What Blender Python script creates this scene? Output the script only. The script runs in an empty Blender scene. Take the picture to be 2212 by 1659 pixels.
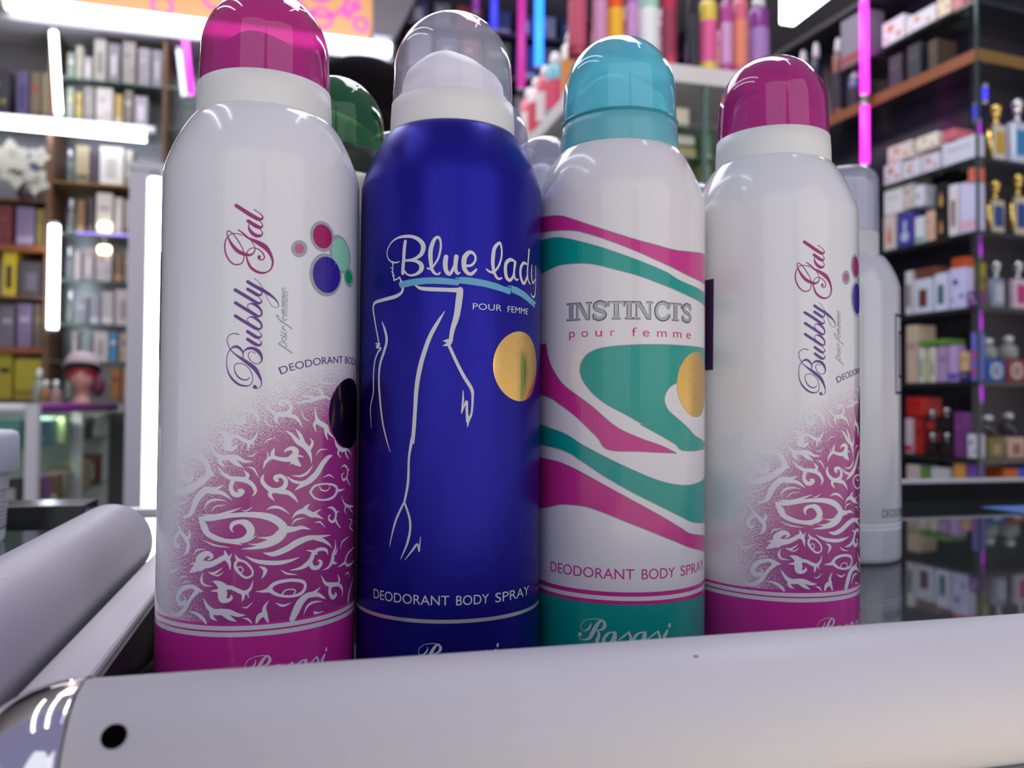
import bpy, bmesh, json, math, random
from math import sin, cos, pi, radians, atan2, sqrt
from mathutils import Vector, Matrix
from mathutils.geometry import tessellate_polygon

sc = bpy.context.scene
COL = sc.collection
T = 0.95                      # height of the counter's glass top above the floor

# ------------------------------------------------------------------ camera
YAW, PITCH, ROLL = 14.4376, 1.3987, 0.4177
cd = bpy.data.cameras.new('camera'); cam = bpy.data.objects.new('camera', cd); COL.objects.link(cam)
cd.sensor_width = 36.0; cd.lens = 28.81; cd.clip_start = 0.01; cd.clip_end = 60
cam.matrix_world = Matrix.Translation((0, 0, T + 0.079)) @ Matrix.Rotation(radians(-YAW), 4, 'Z') @ Matrix.Rotation(radians(90 + PITCH), 4, 'X') @ Matrix.Rotation(radians(ROLL), 4, 'Z')
cd.dof.use_dof = True; cd.dof.focus_distance = 0.222; cd.dof.aperture_fstop = 15.0
sc.camera = cam

# ------------------------------------------------------------------ light and exposure
sc.view_settings.view_transform = 'Standard'; sc.view_settings.look = 'None'
sc.view_settings.gamma = 1.0; sc.view_settings.use_curve_mapping = False
sc.view_settings.exposure = 0.0
w = bpy.data.worlds.new('world'); sc.world = w; w.use_nodes = True
bg = w.node_tree.nodes['Background']; bg.inputs[1].default_value = 1.0
_n = w.node_tree.nodes; _l = w.node_tree.links      # lavender-grey light from above, warm light off the sunlit pavement below
_tc = _n.new('ShaderNodeTexCoord'); _sp = _n.new('ShaderNodeSeparateXYZ'); _mr = _n.new('ShaderNodeMapRange'); _mx = _n.new('ShaderNodeMix'); _mx.data_type = 'RGBA'
_l.new(_tc.outputs['Generated'], _sp.inputs[0]); _l.new(_sp.outputs[2], _mr.inputs['Value']); _mr.inputs['From Min'].default_value = -0.08; _mr.inputs['From Max'].default_value = 0.22
_l.new(_mr.outputs[0], _mx.inputs[0]); _mx.inputs[6].default_value = (1.02, 0.93, 0.81, 1); _mx.inputs[7].default_value = (0.205, 0.20, 0.345, 1)
_l.new(_mx.outputs[2], bg.inputs[0])

def area_light(name, loc, target, size, energy, color, sy=None):
    d = bpy.data.lights.new(name, 'AREA'); d.energy = energy; d.color = color
    d.shape = 'RECTANGLE'; d.size = size; d.size_y = sy or size
    o = bpy.data.objects.new(name, d); COL.objects.link(o)
    o.location = loc
    o.rotation_euler = (Vector(target) - Vector(loc)).to_track_quat('-Z', 'Y').to_euler()
    return o
# daylight coming in through the open shop front behind the camera
area_light('shop_front_daylight', (-1.15, -2.6, T + 1.45), (0.1, 0.3, T + 0.1), 2.3, 15, (0.96, 0.99, 1.0), 3.0)
area_light('shop_front_daylight', (1.45, -2.6, T + 1.45), (0.1, 0.3, T + 0.1), 2.6, 18, (0.96, 0.99, 1.0), 3.0)
# fill lights added under the ceiling to brighten the goods at the back
area_light('ceiling_fill_light', (0.0, 2.6, 3.12), (0.0, 2.7, 0.0), 2.2, 34, (0.93, 0.93, 1.0), 1.2)
area_light('ceiling_fill_light', (0.6, 1.25, 3.12), (0.75, 1.3, 0.0), 1.4, 16, (0.93, 0.93, 1.0), 0.6)

# ------------------------------------------------------------------ materials
def lin(h):
    if isinstance(h, str):
        c = [int(h[i:i+2], 16) / 255 for i in (0, 2, 4)]
        return tuple(((x + .055) / 1.055) ** 2.4 if x > .04045 else x / 12.92 for x in c)
    return tuple(h)
MATS = {}
def mat(name, col=(.8, .8, .8), rough=.5, metal=0., emit=None, estr=0., coat=0., spec=.5, noise=0., aniso=0.):
    if name in MATS: return MATS[name]
    m = bpy.data.materials.new(name); m.use_nodes = True
    nt = m.node_tree; b = nt.nodes['Principled BSDF']
    c = lin(col)
    b.inputs['Base Color'].default_value = (*c, 1)
    b.inputs['Roughness'].default_value = rough; b.inputs['Metallic'].default_value = metal
    b.inputs['Coat Weight'].default_value = coat; b.inputs['Coat Roughness'].default_value = .04
    b.inputs['Specular IOR Level'].default_value = spec
    if aniso: b.inputs['Anisotropic'].default_value = aniso
    if emit is not None:
        b.inputs['Emission Color'].default_value = (*lin(emit), 1); b.inputs['Emission Strength'].default_value = estr
    if noise:
        n = nt.nodes.new('ShaderNodeTexNoise'); n.inputs['Scale'].default_value = noise
        r = nt.nodes.new('ShaderNodeMapRange'); r.inputs['To Min'].default_value = rough * .8; r.inputs['To Max'].default_value = min(1, rough * 1.25)
        tc = nt.nodes.new('ShaderNodeTexCoord')
        nt.links.new(tc.outputs['Object'], n.inputs['Vector']); nt.links.new(n.outputs['Fac'], r.inputs['Value']); nt.links.new(r.outputs['Result'], b.inputs['Roughness'])
    MATS[name] = m
    return m
def clear_mat(name, tint, fac, body, rough=.06, ior=1.5):
    """thin see-through plastic or glass: part tinted transparency, part glossy coloured plastic"""
    if name in MATS: return MATS[name]
    m = bpy.data.materials.new(name); m.use_nodes = True; nt = m.node_tree
    b = nt.nodes['Principled BSDF']; out = nt.nodes['Material Output']
    b.inputs['Base Color'].default_value = (*lin(body), 1); b.inputs['Roughness'].default_value = rough
    t = nt.nodes.new('ShaderNodeBsdfTransparent'); t.inputs[0].default_value = (*lin(tint), 1)
    mx = nt.nodes.new('ShaderNodeMixShader'); mx.inputs[0].default_value = fac
    nt.links.new(t.outputs[0], mx.inputs[1]); nt.links.new(b.outputs[0], mx.inputs[2])
    g = nt.nodes.new('ShaderNodeBsdfGlossy'); g.inputs['Roughness'].default_value = rough
    fr = nt.nodes.new('ShaderNodeFresnel'); fr.inputs['IOR'].default_value = ior
    m2 = nt.nodes.new('ShaderNodeMixShader')
    ge = nt.nodes.new('ShaderNodeNewGeometry'); su = nt.nodes.new('ShaderNodeMath'); su.operation = 'SUBTRACT'; su.use_clamp = True   # thin sheet: no inner total reflection
    nt.links.new(fr.outputs[0], su.inputs[0]); nt.links.new(ge.outputs['Backfacing'], su.inputs[1])
    nt.links.new(su.outputs[0], m2.inputs[0]); nt.links.new(mx.outputs[0], m2.inputs[1]); nt.links.new(g.outputs[0], m2.inputs[2])
    nt.links.new(m2.outputs[0], out.inputs['Surface'])
    MATS[name] = m
    return m
def emat(name, col, strength):
    return mat(name, (.05, .05, .05), .4, 0, col, strength)

# ------------------------------------------------------------------ objects
def link(o, parent=None):
    COL.objects.link(o)
    if parent: o.parent = parent
    return o
def obj(name, bm, m, parent=None, smooth=False, loc=None):
    me = bpy.data.meshes.new(name); bm.to_mesh(me); bm.free()
    for x in (m if isinstance(m, (list, tuple)) else [m]): me.materials.append(x)
    if smooth:
        for p in me.polygons: p.use_smooth = True
    o = bpy.data.objects.new(name, me); link(o, parent)
    if loc: o.location = loc
    return o
def tag(o, label, cat, group=None):
    o['label'] = label; o['category'] = cat
    if group: o['group'] = group
    return o
def thing(name, label, cat, loc=(0, 0, 0), rz=0, group=None):
    o = bpy.data.objects.new(name, None); o.empty_display_size = .02; link(o)
    o.location = loc; o.rotation_euler = (0, 0, rz)
    return tag(o, label, cat, group)
def struct(o): o['kind'] = 'structure'; return o
def box(bm, x0, x1, y0, y1, z0, z1, bev=0, mi=0):
    r = bmesh.ops.create_cube(bm, size=1)
    for v in r['verts']:
        v.co = Vector(((x0 + x1) / 2 + v.co.x * (x1 - x0), (y0 + y1) / 2 + v.co.y * (y1 - y0), (z0 + z1) / 2 + v.co.z * (z1 - z0)))
    fs = set(f for v in r['verts'] for f in v.link_faces)
    if bev:
        es = list(set(e for v in r['verts'] for e in v.link_edges))
        g = bmesh.ops.bevel(bm, geom=es, offset=bev, segments=2, affect='EDGES', profile=.5)
        fs |= set(g['faces'])
    for f in fs:
        if f.is_valid: f.material_index = mi
    return bm
def bx(*a, **k): return box(bmesh.new(), *a, **k)
def lathe(bm, prof, seg=96, mi=0, cx=0, cy=0, close=True):
    rings = []
    for r, z in prof:
        if r <= 1e-7: rings.append([bm.verts.new((cx, cy, z))])
        else: rings.append([bm.verts.new((cx + r * cos(2 * pi * i / seg), cy + r * sin(2 * pi * i / seg), z)) for i in range(seg)])
    for a, b in zip(rings, rings[1:]):
        if len(a) == 1 and len(b) == 1: continue
        for i in range(seg):
            j = (i + 1) % seg
            if len(a) == 1: f = bm.faces.new((a[0], b[j], b[i]))
            elif len(b) == 1: f = bm.faces.new((a[i], a[j], b[0]))
            else: f = bm.faces.new((a[i], a[j], b[j], b[i]))
            f.material_index = mi; f.smooth = True
    return bm
def lt(prof, **k): return lathe(bmesh.new(), prof, **k)
def tube(bm, pts, r, seg=16, caps=True, mi=0):
    """round bar along a polyline"""
    pts = [Vector(p) for p in pts]; rings = []
    for i, p in enumerate(pts):
        d = (pts[min(i + 1, len(pts) - 1)] - pts[max(i - 1, 0)]).normalized()
        up = Vector((0, 0, 1)) if abs(d.z) < .9 else Vector((0, 1, 0))
        a = d.cross(up).normalized(); b = a.cross(d).normalized()
        rings.append([bm.verts.new(p + a * r * cos(2 * pi * k / seg) + b * r * sin(2 * pi * k / seg)) for k in range(seg)])
    for A, B in zip(rings, rings[1:]):
        for k in range(seg):
            f = bm.faces.new((A[k], A[(k + 1) % seg], B[(k + 1) % seg], B[k])); f.smooth = True; f.material_index = mi
    if caps:
        bm.faces.new(rings[0]).material_index = mi; bm.faces.new(list(reversed(rings[-1]))).material_index = mi
    bmesh.ops.recalc_face_normals(bm, faces=bm.faces)
    return bm
def flat_y(bm, k):
    for v in bm.verts: v.co.y *= k
    return bm
def tb(*a, **k): return tube(bmesh.new(), *a, **k)
def arc(r, z0, z1, n=14, r1=0.0, pw=2.0):
    """quarter super-ellipse from (r, z0) to (r1, z1)"""
    o = []
    for i in range(n + 1):
        t = pi / 2 * i / n
        o.append((r1 + (r - r1) * cos(t) ** (2 / pw), z0 + (z1 - z0) * sin(t) ** (2 / pw)))
    return o

# ------------------------------------------------------------------ prints wrapped round a can (millimetres: u round the can, v up)
RC = 26.5
def crom(pts, n=7):
    P = [pts[0]] + pts + [pts[-1]]; o = []
    for i in range(1, len(P) - 2):
        a, b, c, d = P[i-1], P[i], P[i+1], P[i+2]
        for k in range(n):
            t = k / n
            o.append(tuple(.5 * (2*b[j] + (c[j]-a[j])*t + (2*a[j]-5*b[j]+4*c[j]-d[j])*t*t + (3*b[j]-a[j]-3*c[j]+d[j])*t**3) for j in range(len(b))))
    o.append(pts[-1]); return o
def stroke(bm, flat, n=7, wscale=1.0, minw=.0):
    pts = [(flat[i] / 100, flat[i+1] / 100, max(flat[i+2] / 100 * wscale, minw)) for i in range(0, len(flat), 3)]
    q = [p for p in crom(pts, n)]
    q = [p for i, p in enumerate(q) if i == 0 or abs(p[0]-q[i-1][0]) + abs(p[1]-q[i-1][1]) > 1e-4]
    if len(q) < 2: return
    L = []; Rr = []
    for i, (x, y, wd) in enumerate(q):
        a = q[max(i-1, 0)]; b = q[min(i+1, len(q)-1)]
        dx, dy = b[0]-a[0], b[1]-a[1]; l = sqrt(dx*dx+dy*dy) or 1
        nx, ny = -dy/l, dx/l; wd = max(wd, .03)
        L.append(bm.verts.new((x+nx*wd/2, y+ny*wd/2, 0))); Rr.append(bm.verts.new((x-nx*wd/2, y-ny*wd/2, 0)))
    for i in range(len(q)-1):
        bm.faces.new((L[i], Rr[i], Rr[i+1], L[i+1]))
    for i, s in ((0, -1), (len(q)-1, 1)):
        x, y, wd = q[i]
        if wd < .18: continue
        a = q[max(i-1, 0)]; b = q[min(i+1, len(q)-1)]
        an = atan2(b[1]-a[1], b[0]-a[0]) + (pi if s < 0 else 0)
        vs = [bm.verts.new((x+wd/2*cos(an-pi/2+pi*k/8), y+wd/2*sin(an-pi/2+pi*k/8), 0)) for k in range(9)]
        bm.faces.new(vs)
def poly2d(bm, pts):
    tri = tessellate_polygon([[Vector((x, y, 0)) for x, y in pts]])
    vs = [bm.verts.new((x, y, 0)) for x, y in pts]
    for a, b, c in tri:
        try: bm.faces.new((vs[a], vs[b], vs[c]))
        except ValueError: pass
def flat_pts(f): return [(f[i] / 100, f[i+1] / 100) for i in range(0, len(f), 2)]
def smooth_closed(pts, n=6):
    P = pts[-1:] + pts + pts[:2]; o = []
    for i in range(1, len(P) - 2):
        a, b, c, d = P[i-1], P[i], P[i+1], P[i+2]
        for k in range(n):
            t = k / n
            o.append(tuple(.5 * (2*b[j] + (c[j]-a[j])*t + (2*a[j]-5*b[j]+4*c[j]-d[j])*t*t + (3*b[j]-a[j]-3*c[j]+d[j])*t**3) for j in (0, 1)))
    return o
def wrap(bm, off=.05, step=1.3, R=RC):
    us = [v.co.x for v in bm.verts]
    if us:
        k = math.ceil(min(us) / step)
        while k * step < max(us):
            bmesh.ops.bisect_plane(bm, geom=bm.verts[:] + bm.edges[:] + bm.faces[:], plane_co=(k * step, 0, 0), plane_no=(1, 0, 0))
            k += 1
    for v in bm.verts:
        th = v.co.x / R; r = (R + off) / 1000
        v.co = Vector((r * sin(th), -r * cos(th), v.co.y / 1000))
    for f in bm.faces:
        c = f.calc_center_median(); f.normal_update()
        if f.normal.x * c.x + f.normal.y * c.y < 0: f.normal_flip()
    return bm
TXT = {}
def text_mesh(s):
    if s not in TXT:
        c = bpy.data.curves.new('lettering', 'FONT'); c.body = s; c.resolution_u = 6
        o = bpy.data.objects.new('lettering', c); COL.objects.link(o)
        dg = bpy.context.evaluated_depsgraph_get(); dg.update()
        me = bpy.data.meshes.new_from_object(o.evaluated_get(dg))
        vs = [tuple(v.co) for v in me.vertices]; fs = [tuple(p.vertices) for p in me.polygons]
        bpy.data.objects.remove(o); bpy.data.curves.remove(c); bpy.data.meshes.remove(me)
        x0 = min(v[0] for v in vs); x1 = max(v[0] for v in vs)
        TXT[s] = ([((v[0]-x0)/(x1-x0), v[1]) for v in vs], fs)
    return TXT[s]
def put_text(bm, s, u0, u1, v0, h, path=None, ref=.729):
    """lettering whose capitals are h high, from u0 to u1, baseline v0 (or along path)"""
    vs, fs = text_mesh(s); out = []
    for x, y in vs:
        u = u0 + x * (u1 - u0); hh = y / ref * h
        if path:
            k = 0
            while k < len(path) - 2 and path[k+1][0] < u: k += 1
            a, b = path[k], path[k+1]; t = (u - a[0]) / (b[0] - a[0])
            sl = (b[1] - a[1]) / (b[0] - a[0]); an = math.atan(sl)
            out.append(bm.verts.new((u - hh * sin(an) * .9, a[1] + t * (b[1] - a[1]) + hh * cos(an), 0)))
        else: out.append(bm.verts.new((u, v0 + hh, 0)))
    for f in fs:
        try: bm.faces.new([out[i] for i in f])
        except ValueError: pass
    bmesh.ops.triangulate(bm, faces=bm.faces[:])

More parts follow.
